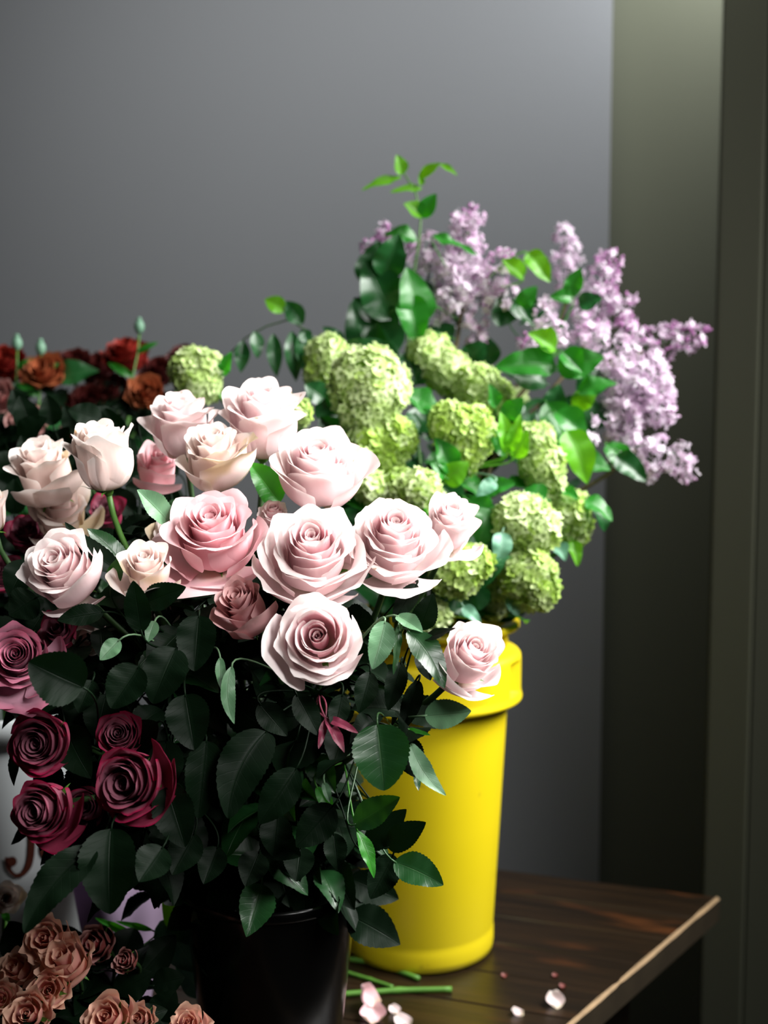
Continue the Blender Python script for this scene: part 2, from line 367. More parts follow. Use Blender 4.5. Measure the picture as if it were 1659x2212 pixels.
STEMS = []    # (root, stem points) so that leaves can find their stem
def flower(name, label, cat, group, px, py, dia, depth, az, el, mat, seed, kind='open', mouth=None, foot=None, stem_r=0.0032,
           n=32, outer=6, H=None, ruf=0.02, extras=(), roll=0, kmax=115, openf=1.0, sepals=True, stem_mat='stem', topshape=None, nu=13, nv=17, hole=0.0, cz=0.55, outer_mat=None, grow=1.1):
    rng = np.random.default_rng(seed)
    R = dia/2*depth/FPX*grow
    Hh = R*(H if H else {'open': 0.95, 'cup': 1.45, 'bud': 1.8, 'ruffle': 0.8}[kind])
    Fm = frame(az, el, 0)
    ctr = P(px, py, depth)
    org = ctr - Fm[:, 2]*Hh*cz
    root = thing(name, foot, label, cat, group)
    inner = MB(); loc = lambda V: V@Fm.T+org
    rollr = radians(roll)
    for i in range(n):
        t = i/(n-1.0)
        if kind == 'bud':
            rr = R*(0.03+0.66*t**0.9*openf); drop = 0.08
        elif kind == 'cup':
            rr = R*(0.035+0.70*t**0.95*openf); drop = 0.16
        else:
            rr = R*(0.03+(0.68+hole*0)*t**0.92*openf); drop = 0.42
            if hole: rr = R*(0.03+0.68*(t+hole*sm((t-0.22)/0.12)*(1-t)))
        zr = Hh*(0.84+0.12*sin(pi*min(t*1.5, 1.0))-drop*t**2.2)
        if hole: zr -= Hh*0.15*(1-sm((t-0.15)/0.15))
        kp = radians(kmax)*sm((t-0.12)/0.9)**0.9+radians(8)
        kp *= rng.uniform(0.8, 1.2)
        outerm = t > 0.72
        p = dict(r0=R*(0.01+0.12*t), rb=R*(0.05+(0.72 if kind != 'bud' else 0.6)*t**0.8), zb=Hh*0.03, rr=rr*rng.uniform(0.95, 1.05), zr=zr*rng.uniform(0.97, 1.03),
                 kap=kp*0.75, kape=kp*1.25, wl=R*(0.34+0.46*t)*rng.uniform(0.92, 1.08), sp=0.16-0.08*t, ruf=ruf*(0.25+t), topd=0.14+0.12*t, topp=2.6-1.0*t if topshape is None else topshape,
                 phi=i*2.39996+rollr+rng.normal()*0.12, flat=1.0+0.22*t, amax=2.3, clen=0.5+0.65*t, t=t, c2=0.95)
        if i >= n-outer:
            mb = MB(); V, F, T = petal_local(R, p, rng, nu, nv); mb.add(loc(V), F, T)
            mb.build('outer_petal', M[outer_mat or mat], root)
        else:
            V, F, T = petal_local(R, p, rng, nu, nv); inner.add(loc(V), F, T)
    inner.build('bloom', M[mat], root)
    # extras: (screen-angle deg around the bloom axis, curl deg, size, lean) large separate guard petals
    for (ang, kc, sz, lean) in extras:
        p = dict(r0=R*0.12, rb=R*(0.55+0.3*lean), zb=-Hh*0.02, rr=R*(0.60+0.35*lean)*sz, zr=Hh*(0.78-0.62*lean)*sz, kap=radians(kc)*0.8, kape=radians(kc)*1.2,
                 wl=R*0.80*sz, sp=0.04, ruf=ruf, topd=0.24, topp=1.5, phi=radians(ang), flat=1.35, amax=2.0, clen=1.15, t=1.0, c2=0.95)
        mb = MB(); V, F, T = petal_local(R, p, rng, 15, 19); mb.add(loc(V), F, T); mb.build('outer_petal', M[outer_mat or mat], root)
    if sepals:
        mb = MB()
        ellipsoid(mb, org-Fm[:, 2]*R*0.08, (R*0.15, R*0.15, R*0.17), Fm[:, 2])
        for k in range(5):
            a = k*2*pi/5+rng.uniform(-0.3, 0.3)
            p = dict(r0=R*0.1, rb=R*0.3, zb=-R*0.02, rr=R*rng.uniform(0.45, 0.62), zr=R*rng.uniform(-0.05, 0.35), kap=radians(60), kape=radians(60), wl=R*0.10, sp=0,
                     ruf=0.01, topd=0.0, topp=2, phi=a, flat=0.8, amax=2, clen=1.0, t=1.0)
            V, F, T = petal_local(R, p, rng, 5, 12)
            V = V.reshape(12, 5, 3); mid = V[:, 2:3, :].copy(); tap = (1-np.linspace(0, 1, 12)**1.5)[:, None, None]
            V = mid+(V-mid)*tap
            mb.add(loc(V.reshape(-1, 3)), F, T)
        mb.build('calyx', M['sepal'], root)
    b = org-Fm[:, 2]*R*0.2
    Ls = np.linalg.norm(b-mouth)
    c1 = bez(b, b-Fm[:, 2]*min(0.10, Ls*0.4), mouth+np.array([0, 0, Ls*0.35]), mouth, 18)
    c2 = np.linspace(mouth, foot, 5)[1:]
    pts = np.concatenate([c1, c2])
    mb = MB(); tube(mb, pts, np.linspace(stem_r*0.9, stem_r*1.1, len(pts)), 8); mb.build('stem', M[stem_mat], root)
    STEMS.append((root, c1))
    return root, c1, rng

def compound(root, p0, d, rng, L=0.075, lf=0.05, mat='leafdark', n=5, up=(0, -0.4, 1.0)):
    d = nrm(d); mb = MB()
    p1 = p0+d*L+np.array([0, 0, -0.012])
    pts = bez(p0, p0+d*L*0.3+np.array([0, 0, 0.008]), p0+d*L*0.7+np.array([0, 0, 0.006]), p1, 8)
    tube(mb, pts, 0.0010, 5)
    nh = nrm(np.array(up)+rng.normal(size=3)*0.35)
    side = nrm(np.cross(d, nh))
    def lfl(b, dirn, l):
        leaf_geo(mb, b, b+nrm(dirn)*l, l*rng.uniform(0.30, 0.38), nh+rng.normal(size=3)*0.3, rng, fold=rng.uniform(0.1, 0.45), bend=rng.uniform(0, 0.12), droop=rng.uniform(0, 0.25), teeth=11)
    lfl(pts[-1], d+np.array([0, 0, -0.25]), lf*rng.uniform(0.95, 1.2))
    for k, f in ((5, 1.0), (2, 0.8))[:(n-1)//2]:
        for sg in (-1, 1):
            lfl(pts[k], side*sg+d*0.35+rng.normal(size=3)*0.12, lf*f*rng.uniform(0.8, 1.05))
    return mb.build('leaf', M[mat], root)

# ------------------------------------------------------------------ the setting
def slab_wall(name, pts, z0, z1, mat, bev=0.0):
    mb = MB(); n = len(pts)
    V = [(x, y, z0) for x, y in pts]+[(x, y, z1) for x, y in pts]
    me = bpy.data.meshes.new(name)
    F = [list(range(n))[::-1], list(range(n, 2*n))]+[[i, (i+1) % n, (i+1) % n+n, i+n] for i in range(n)]
    me.from_pydata(V, [], F); me.materials.append(mat); me.update()
    o = bpy.data.objects.new(name, me); COL.objects.link(o); o['kind'] = 'structure'
    if bev:
        b = o.modifiers.new('bevel', 'BEVEL'); b.width = bev; b.segments = 4; b.limit_method = 'ANGLE'
        for p in me.polygons: p.use_smooth = False
    return o
E2r = -E2[:2]                                     # along the wall to the right
NB = np.array([0.3255, 0.9457])                   # away from the room
def xyd(px, d):                                   # plan position of an image column at a depth, taken at eye height
    return np.array([(px-829.5)/FPX*d, d])
wc = xyd(1308, 2.35)
wl_ = wc-E2r*2.6
slab_wall('wall_back', [tuple(wl_), tuple(wc), tuple(wc+np.array([0.0, 0.3])), tuple(wl_+NB*0.3)], 0.0, 3.1, M['wall'])
rc0 = wc+NB*0.10
slab_wall('wall_alcove', [tuple(rc0-E2r*0.04), tuple(rc0+E2r*1.2), tuple(rc0+E2r*1.2+NB*0.1), tuple(rc0-E2r*0.04+NB*0.1)], 0.0, 3.1, M['olive'])
sp0 = xyd(1538, 2.02); sp1 = xyd(1636, 1.99)
slab_wall('wall_right', [tuple(sp0), tuple(sp1), tuple(sp1+np.array([0.02, 0.09])), tuple(sp0+np.array([0.03, 0.10]))], 0.0, 3.1, M['olive'], 0.006)
q0 = xyd(1640, 2.06)
slab_wall('trim_1', [tuple(q0), tuple(q0+np.array([0.5, -0.12])), tuple(q0+np.array([0.5, -0.09])), tuple(q0+np.array([0.0, 0.03]))], 0.0, 3.1, M['olive'])
slab_wall('floor', [(-3.2, -1.2), (2.2, -1.2), (2.2, 3.9), (-3.2, 3.9)], -0.1, 0.0, M['floor'])

# ------------------------------------------------------------------ table
rng0 = np.random.default_rng(3)
table = thing('wooden_table', (0.0, 1.4, 0.0), 'dark stained plank table with a worn pale edge, carrying the flower buckets', 'table')
LT, DT, TH, PW = 1.95, 1.12, 0.034, 0.088
def T3(a, b, z): return C0[:2].tolist() and np.array([*(C0[:2]+E1[:2]*a+E2[:2]*b), z])
mb = MB(); k = 0; a = 0.0
while a < DT-0.01:
    a2 = min(a+PW, DT); g = 0.0009; ch = 0.0016
    r_ = rng0.uniform(0, 1)
    prof = [(a+g, TZ-TH), (a+g, TZ-ch), (a+g+ch, TZ), (a2-g-ch, TZ), (a2-g, TZ-ch), (a2-g, TZ-TH)]
    V = [T3(x, b, z) for b in (0.004, LT) for x, z in prof]
    F = [[i, (i+1) % 6, (i+1) % 6+6, i+6] for i in range(6)]
    base = mb.n
    mb.add(V, np.array(F), np.tile([0.5, 0.5, 0.5, r_], (12, 1)))
    mb.f.append([[base+i for i in range(6)], [base+6+i for i in range(6)][::-1]]); mb.m.append(np.zeros(2))
    a = a2
mb.build('tabletop', M['wood'], table, smooth=False)
# worn arris and edge band along the right side
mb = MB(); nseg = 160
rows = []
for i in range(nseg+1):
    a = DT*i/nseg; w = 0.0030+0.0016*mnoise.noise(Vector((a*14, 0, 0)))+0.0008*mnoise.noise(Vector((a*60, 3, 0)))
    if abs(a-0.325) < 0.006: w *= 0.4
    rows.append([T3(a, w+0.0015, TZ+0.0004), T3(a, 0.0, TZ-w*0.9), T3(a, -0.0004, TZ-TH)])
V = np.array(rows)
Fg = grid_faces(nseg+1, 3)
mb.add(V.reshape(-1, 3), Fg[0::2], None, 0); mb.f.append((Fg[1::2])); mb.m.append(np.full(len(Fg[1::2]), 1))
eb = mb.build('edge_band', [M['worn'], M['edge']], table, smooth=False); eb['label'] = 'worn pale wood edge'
def box(mb, p, q, mi=0):
    (x0, y0, z0), (x1, y1, z1) = p, q
    V = [(x, y, z) for z in (z0, z1) for x, y in ((x0, y0), (x1, y0), (x1, y1), (x0, y1))]
    mb.add(V, np.array([[3, 2, 1, 0], [4, 5, 6, 7], [0, 1, 5, 4], [1, 2, 6, 5], [2, 3, 7, 6], [3, 0, 4, 7]]), None, mi)
for (a, b) in ((0.10, 0.12), (DT-0.10, 0.12), (0.10, LT-0.12), (DT-0.10, LT-0.12)):
    c = T3(a, b, 0); mb = MB(); box(mb, (c[0]-0.03, c[1]-0.03, 0.0), (c[0]+0.03, c[1]+0.03, TZ-TH)); mb.build('leg', M['wood'], table, smooth=False)

# ------------------------------------------------------------------ buckets
def lathe(mb, c, prof, seg=96, mi=0, rfun=None):
    a = np.linspace(0, 2*pi, seg, endpoint=False)
    V = []
    for j, (r, z) in enumerate(prof):
        rr = np.full(seg, r) if rfun is None else rfun(a, r, z)
        V.append(np.stack([c[0]+rr*np.cos(a), c[1]+rr*np.sin(a), np.full(seg, c[2]+z)], -1))
    mb.add(np.array(V).reshape(-1, 3), grid_faces(len(prof), seg, True), None, mi)
YB = np.array([0.0465, 1.544, TZ])
yb = thing('yellow_bucket', YB, 'tall yellow plastic flower bucket with a stepped collar, holding green snowball and lilac branches', 'bucket')
mb = MB()
lathe(mb, YB, [(0.0, 0.0), (0.092, 0.0), (0.0975, 0.004), (0.0985, 0.012), (0.0985, 0.028), (0.0975, 0.032), (0.0980, 0.036), (0.106, 0.18), (0.1140, 0.328), (0.1150, 0.350)])
mb.build('body', M['yellow'], yb)
def pocket(a, r, z):
    out = np.full(len(a), r)
    d = np.degrees(a)+90.0            # 0 = towards the viewer, + = to the right
    d = (d+180) % 360-180
    for c in (65, 115, -65, -115, 0-180):
        inside = (np.abs((d-c+180) % 360-180) < 7.5)
        if 0.3475 < z < 0.3880: out = np.where(inside, 0.1165, out)
    return out
mb = MB()
zz = [0.3480, 0.3485, 0.360, 0.375, 0.384, 0.3870]
lathe(mb, YB, [(0.1145, 0.3335), (0.128, 0.3335), (0.1325, 0.3355), (0.1330, 0.3385), (0.1325, 0.3405), (0.1315, 0.345), (0.1312, 0.3474)]+[(0.1312, z) for z in zz]+[(0.1310, 0.3885), (0.1305, 0.3925), (0.128, 0.3960), (0.122, 0.3985), (0.1165, 0.4000), (0.1140, 0.4020)], 288, 0, pocket)
mb.build('collar', M['yellow'], yb)
mb = MB()
lathe(mb, YB, [(0.1140, 0.400), (0.1140, 0.4235), (0.117, 0.426), (0.1275, 0.4270), (0.1290, 0.4290), (0.1290, 0.4335), (0.1275, 0.4355), (0.118, 0.4365), (0.113, 0.4350), (0.112, 0.430), (0.108, 0.30), (0.094, 0.010), (0.0, 0.006)])
mb.build('rim', M['yellow'], yb)

BB = np.array([-0.1115, 1.15, TZ])
bb = thing('black_bucket', BB, 'black plastic bucket in front, filled with pale pink roses', 'bucket')
mb = MB()
lathe(mb, BB, [(0.0, 0.0), (0.056, 0.0), (0.060, 0.003), (0.0855, 0.236)]); mb.build('body', M['black'], bb)
mb = MB()
lathe(mb, BB, [(0.0855, 0.236), (0.0885, 0.2375), (0.0895, 0.240), (0.0895, 0.2455), (0.0882, 0.248), (0.0865, 0.248), (0.0850, 0.245), (0.060, 0.02), (0.0, 0.01)]); mb.build('rim', M['black'], bb)
BM = BB+np.array([0, 0, 0.235])     # mouth of the black bucket
YM = YB+np.array([0, 0, 0.425])

WB = np.array([*xyd(10, 1.50), TZ])
wb = thing('white_bucket', WB, 'white enamel bucket with brown painted lettering, at the left behind the magenta roses', 'bucket')
mb = MB(); lathe(mb, WB, [(0, 0), (0.095, 0), (0.100, 0.004), (0.125, 0.300), (0.1255, 0.305)]); mb.build('body', M['white'], wb)
mb = MB(); lathe(mb, WB, [(0.1255, 0.305), (0.126, 0.312), (0.132, 0.313), (0.1325, 0.342), (0.130, 0.345), (0.126, 0.344), (0.123, 0.30), (0.098, 0.01), (0, 0.008)]); mb.build('rim', M['white'], wb)
def on_white(px, py, lift=0.0015):
    r = AX+RT*(px-829.5)/FPX+DN*(py-1106.)/FPX
    best = None
    for t in np.linspace(1.2, 1.7, 1500):
        q = CAM+r*t; z = q[2]-WB[2]
        rad = 0.100+0.025*z/0.30+lift
        if (q[0]-WB[0])**2+(q[1]-WB[1])**2 < rad**2: return q
    return CAM+r*1.42
def stroke(pxs, wid, name='lettering'):
    n = 40; key = np.array(pxs, float); tt = np.linspace(0, len(key)-1, n)
    X = np.interp(tt, range(len(key)), key[:, 0]); Y = np.interp(tt, range(len(key)), key[:, 1])
    for _ in range(3):
        X[1:-1] = (X[:-2]+X[1:-1]*2+X[2:])/4; Y[1:-1] = (Y[:-2]+Y[1:-1]*2+Y[2:])/4
    Wd = np.interp(tt, np.linspace(0, len(key)-1, len(wid)), wid)
    gx = np.gradient(X); gy = np.gradient(Y); l = np.hypot(gx, gy); nx, ny = -gy/l, gx/l
    V = [on_white(X[i]+s*nx[i]*Wd[i]/2, Y[i]+s*ny[i]*Wd[i]/2) for i in range(n) for s in (-1, 0, 1)]
    mb = MB(); mb.add(V, grid_faces(n, 3)); return mb
a_ = np.linspace(0, 2*pi, 13)
mb = stroke([(72, 1700), (70, 1780), (68, 1845), (62, 1872), (50, 1888), (34, 1893), (22, 1882), (16, 1868), (17, 1852)], [15, 15, 15, 14, 11, 8, 8, 10, 14])
V = [on_white(26+11*cos(a), 1861+11*sin(a), 0.002) for a in a_[:-1]]
base = mb.n; mb.v.append(np.array(V)); mb.t.append(np.tile([0.5]*4, (12, 1))); mb.n += 12; mb.f.append([[base+i for i in range(12)]]); mb.m.append(np.zeros(1))
mb.build('lettering', M['brownletter'], wb)
mb = stroke([(126, 1790), (104, 1800), (92, 1818), (92, 1840), (104, 1862), (128, 1870)], [8, 12, 14, 14, 12, 8]); mb.build('lettering', M['brownletter'], wb)

# ------------------------------------------------------------------ pale pink roses (black bucket)
PR = 'pale pink roses in the black bucket'
def bm(rng, s=0.055):
    a = rng.uniform(0, 2*pi); r = s*math.sqrt(rng.uniform(0.05, 1))
    return BM+np.array([r*cos(a), r*sin(a), 0.0]), BB+np.array([0.6*r*cos(a+2.4), 0.6*r*sin(a+2.4), 0.014])
ROSES = [
 # label, px,py,dia,depth, az,el, mat, kind, options
 ('pale pink rose facing the viewer with a deep spiral heart, lowest of the front cluster', 688, 1378, 196, 0.975, -2, 24, 'pink', 'open', dict(H=0.75, kmax=85, hole=0.27, ruf=0.022, n=27, extras=((-70, 50, 1.12, 0.7), (20, 70, 0.95, 0.75)))),
 ('largest pale pink rose, fully open in the middle of the bunch', 674, 1192, 226, 1.02, 2, 42, 'pink', 'open', dict(H=1.0, kmax=105, ruf=0.026, n=25, outer=8, extras=((-40, 55, 1.1, 0.75), (40, 60, 1.1, 0.7), (0, 70, 1.05, 0.85)))),
 ('pale pink rose with a rolled drooping lower petal, just right of the largest rose', 850, 1165, 196, 1.05, 8, 48, 'pink', 'open', dict(H=1.1, kmax=100, ruf=0.026, n=27, outer=7, extras=((5, 120, 1.15, 0.9), (55, 90, 1.15, 0.6), (-50, 80, 1.0, 0.6)))),
 ('rosy pink rose with a broad turned down front petal, left of the largest rose', 462, 1160, 190, 1.05, -4, 52, 'rosy', 'cup', dict(H=1.15, kmax=95, ruf=0.022, n=25, outer=7, extras=((-25, 130, 1.25, 0.95), (25, 110, 1.15, 0.95), (75, 90, 1.1, 0.6), (-80, 90, 1.1, 0.7)))),
 ('pale pink goblet shaped rose above the largest rose, its side petals swept outward', 686, 1022, 188, 1.10, 4, 56, 'pink', 'cup', dict(H=1.15, kmax=70, ruf=0.012, n=24, outer=7, extras=((75, 75, 1.25, 0.5), (-60, 60, 1.1, 0.4)))),
 ('pale pink rose at the top of the bunch with a folded petal tip', 568, 915, 164, 1.16, 8, 64, 'pink', 'cup', dict(H=1.5, kmax=80, ruf=0.012, n=22, extras=((-75, 85, 1.0, 0.4), (70, 90, 1.0, 0.35)))),
 ('ageing pale rose with creased yellowed outer petals, below the two topmost roses', 467, 995, 132, 1.12, -4, 60, 'cream', 'cup', dict(H=1.6, kmax=75, ruf=0.035, n=22, extras=((40, 60, 1.35, 0.45), (-55, 70, 1.2, 0.6), (75, 80, 1.3, 0.3)))),
 ('pale rose seen from the side at the upper left, with a spreading collar of petals', 395, 925, 134, 1.18, -4, 66, 'pink', 'cup', dict(H=1.55, kmax=88, ruf=0.014, n=22, extras=((80, 80, 1.15, 0.4), (-80, 90, 1.15, 0.5)))),
 ('closed creamy pink rosebud with dried tan petal tips and green sepals on a bright stem', 226, 1000, 136, 1.10, -12, 76, 'cream', 'bud', dict(H=1.55, kmax=35, ruf=0.025, n=22, openf=1.1, cz=0.5, extras=((40, 15, 1.0, 0.3), (-40, 20, 1.0, 0.3), (-80, 70, 1.1, 0.35)))),
 ('white pink rose turned away at the left, its pale outer petals hanging', 98, 1025, 136, 1.18, -18, 62, 'cream', 'cup', dict(H=1.5, kmax=70, ruf=0.02, n=20, extras=((0, 60, 1.2, 0.7), (50, 70, 1.2, 0.6)))),
 ('drooping shaded rose with beige petals, beneath the white pink rose at the left', 132, 1108, 128, 1.20, 10, 45, 'cream', 'cup', dict(H=1.3, kmax=95, ruf=0.03, n=16, extras=((0, 100, 1.2, 0.9), (70, 80, 1.2, 0.8)))),
 ('pink rose alone at the left of the bunch, a pointed petal raised behind its heart', 142, 1238, 158, 1.02, -16, 38, 'pink', 'cup', dict(H=1.3, kmax=72, ruf=0.022, n=25, outer=7, extras=((55, 35, 1.2, 0.35), (10, 90, 1.1, 0.85), (178, 20, 1.1, 0.2)))),
 ('small dull beige pink rose between the lone left rose and the rosy cup shaped rose', 318, 1236, 116, 1.01, 2, 50, 'cream', 'bud', dict(H=1.5, kmax=55, ruf=0.02, n=17, extras=((-70, 90, 1.2, 0.7), (20, 40, 1.3, 0.6)))),
 ('small mauve pink rosebud in shade, tucked under the largest rose', 530, 1318, 112, 1.02, -22, 42, 'mauvepink', 'bud', dict(H=1.7, kmax=45, ruf=0.012, n=20, extras=((35, 25, 1.35, 0.5), (-45, 30, 1.3, 0.5)))),
 ('slender pale rose at the right end of the row, one petal jutting right', 968, 1140, 108, 1.10, 14, 52, 'pink', 'bud', dict(H=1.7, kmax=50, ruf=0.018, n=22, extras=((30, 110, 1.3, 0.9), (85, 60, 1.1, 0.5)))),
 ('pale pink rose lowest on the right, in front of the yellow bucket collar', 1008, 1424, 134, 0.99, 24, 40, 'pink', 'bud', dict(H=1.45, kmax=45, ruf=0.012, n=24, openf=1.1, extras=((-5, 70, 1.25, 0.8), (-50, 30, 1.3, 0.6), (40, 60, 1.1, 0.6)))),
 ('shaded dusty pink rose showing only its back petals, behind the yellowed rose', 342, 1015, 100, 1.22, 15, 50, 'rosy', 'cup', dict(H=1.5, kmax=60, n=14, extras=((0, 50, 1.3, 0.6),))),
 ('small frilled pale rose peeping between the two central roses', 592, 1112, 72, 1.10, 0, 50, 'pink', 'open', dict(H=1.1, kmax=80, ruf=0.04, n=17, outer=4)),
 ('beige pink rose mostly hidden behind the rosy cup shaped rose', 378, 1160, 96, 1.12, -12, 45, 'cream', 'cup', dict(H=1.3, kmax=80, n=16, outer=4)),
 ('pale pink rose cut off by the left border of the picture', -14, 1108, 74, 1.12, 10, 66, 'cream', 'bud', dict(H=1.9, kmax=35, n=16, outer=4)),
 ('tan shaded rose low behind the small beige rose', 352, 1322, 74, 1.13, 5, 10, 'cream', 'bud', dict(H=1.4, kmax=50, n=12, outer=4)),
 ('shaded beige rose hanging head down beneath the lone left rose', 196, 1368, 84, 1.10, 0, -28, 'cream', 'bud', dict(H=1.4, kmax=50, n=12, outer=4)),
]
DEEP = np.array([0, 0, 0])
for i, (lab, px, py, dia, dep, az, el, mat, kind, opt) in enumerate(ROSES):
    rng = np.random.default_rng(100+i); mth, ft = bm(rng)
    opt = dict(opt)
    root, c1, rng = flower('rose', lab, 'rose', PR, px, py, dia, dep, az, el, mat, 200+i, kind, mth, ft, 0.0031, stem_mat='stem' if i in (8,) else 'stemdark', **opt)
    # compound leaves up the stem
    for k in range(7):
        f = rng.uniform(0.12, 0.98) if k else 0.3
        q = c1[int(f*17)]
        a = rng.uniform(0, 2*pi)
        if q[1] > 1.12: a = rng.uniform(pi, 2*pi)
        if px > 800: a = rng.uniform(0.9*pi, 1.6*pi)
        d = np.array([cos(a), sin(a), rng.uniform(-0.5, 0.35)])
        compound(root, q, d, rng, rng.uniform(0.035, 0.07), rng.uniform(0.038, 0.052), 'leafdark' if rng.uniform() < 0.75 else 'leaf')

# ------------------------------------------------------------------ magenta and mauve roses, lower left
MR = 'magenta edged roses at the lower left'
MAG = [
 ('mauve rose with soft pink outer petals at the left border', 38, 1418, 148, 0.99, 8, 22, 'mauve', 'open', dict(H=0.9, kmax=70, ruf=0.02, n=27, extras=((20, 80, 1.3, 0.95), (70, 60, 1.25, 0.7), (-30, 60, 1.25, 0.9)))),
 ('dim magenta rose directly below the mauve rose at the left border', 88, 1605, 158, 0.98, -6, 12, 'magenta', 'open', dict(H=0.8, kmax=70, ruf=0.012, n=27, extras=())),
 ('small dim magenta rose above the brightest magenta rose', 258, 1588, 112, 1.00, 4, 25, 'magenta', 'open', dict(H=1.0, kmax=60, ruf=0.02, n=23)),
 ('brightest magenta rose with a lilac heart and vivid crimson edges on its right', 280, 1690, 168, 0.96, -14, 14, 'magenta', 'open', dict(H=0.9, kmax=62, hole=0.22, ruf=0.016, n=27, extras=((70, 30, 0.95, 1.15), (20, 40, 0.95, 1.1), (110, 30, 0.95, 1.1)))),
 ('lowest magenta rose, above the brown lettering on the white bucket', 94, 1748, 150, 0.96, -16, 10, 'magenta', 'open', dict(H=0.95, kmax=66, ruf=0.012, n=27, extras=((60, 45, 0.9, 1.1), (10, 40, 1.0, 1.1)))),
 ('magenta rose half hidden behind the mauve rose and the lone left pink rose', 128, 1368, 86, 1.06, 0, 30, 'magenta', 'cup', dict(n=15, outer=4)),
 ('vivid magenta rose glimpsed under the drooping beige rose at the left', 62, 1160, 84, 1.22, 0, 40, 'magenta', 'cup', dict(n=17, outer=4)),
 ('vivid magenta rose glimpsed behind the stem of the closed rosebud', 232, 1112, 76, 1.25, 0, 40, 'magenta', 'cup', dict(n=15, outer=4)),
 ('dark magenta rose in deep shade at the left border below the cut off rose', 10, 1240, 100, 1.20, 0, 30, 'magenta', 'open', dict(n=17, outer=4)),
 ('magenta rose in shade just right of the lowest magenta rose', 182, 1740, 96, 1.03, 10, 10, 'magenta', 'open', dict(n=17, outer=4)),
]
for i, (lab, px, py, dia, dep, az, el, mat, kind, opt) in enumerate(MAG):
    rng = np.random.default_rng(300+i)
    mth = BM+np.array([-0.066+0.012*rng.uniform(-1, 1), rng.uniform(-0.03, 0.03), 0.004]); ft = BB+np.array([0.02*rng.uniform(-1, 1), 0.02*rng.uniform(-1, 1), 0.014])
    root, c1, rng = flower('rose', lab, 'rose', MR, px, py, dia, dep, az, el, mat, 400+i, kind, mth, ft, 0.0031, stem_mat='stemdark', **opt)
    for k in range(4):
        q = c1[int(rng.uniform(0.15, 0.98)*17)]; a = rng.uniform(0.75*pi, 1.9*pi)
        compound(root, q, np.array([cos(a), sin(a)*0.5+0.5*(q[1] < 1.0), rng.uniform(-0.5, 0.2)]), rng, rng.uniform(0.035, 0.06), rng.uniform(0.036, 0.048), 'leafdark')

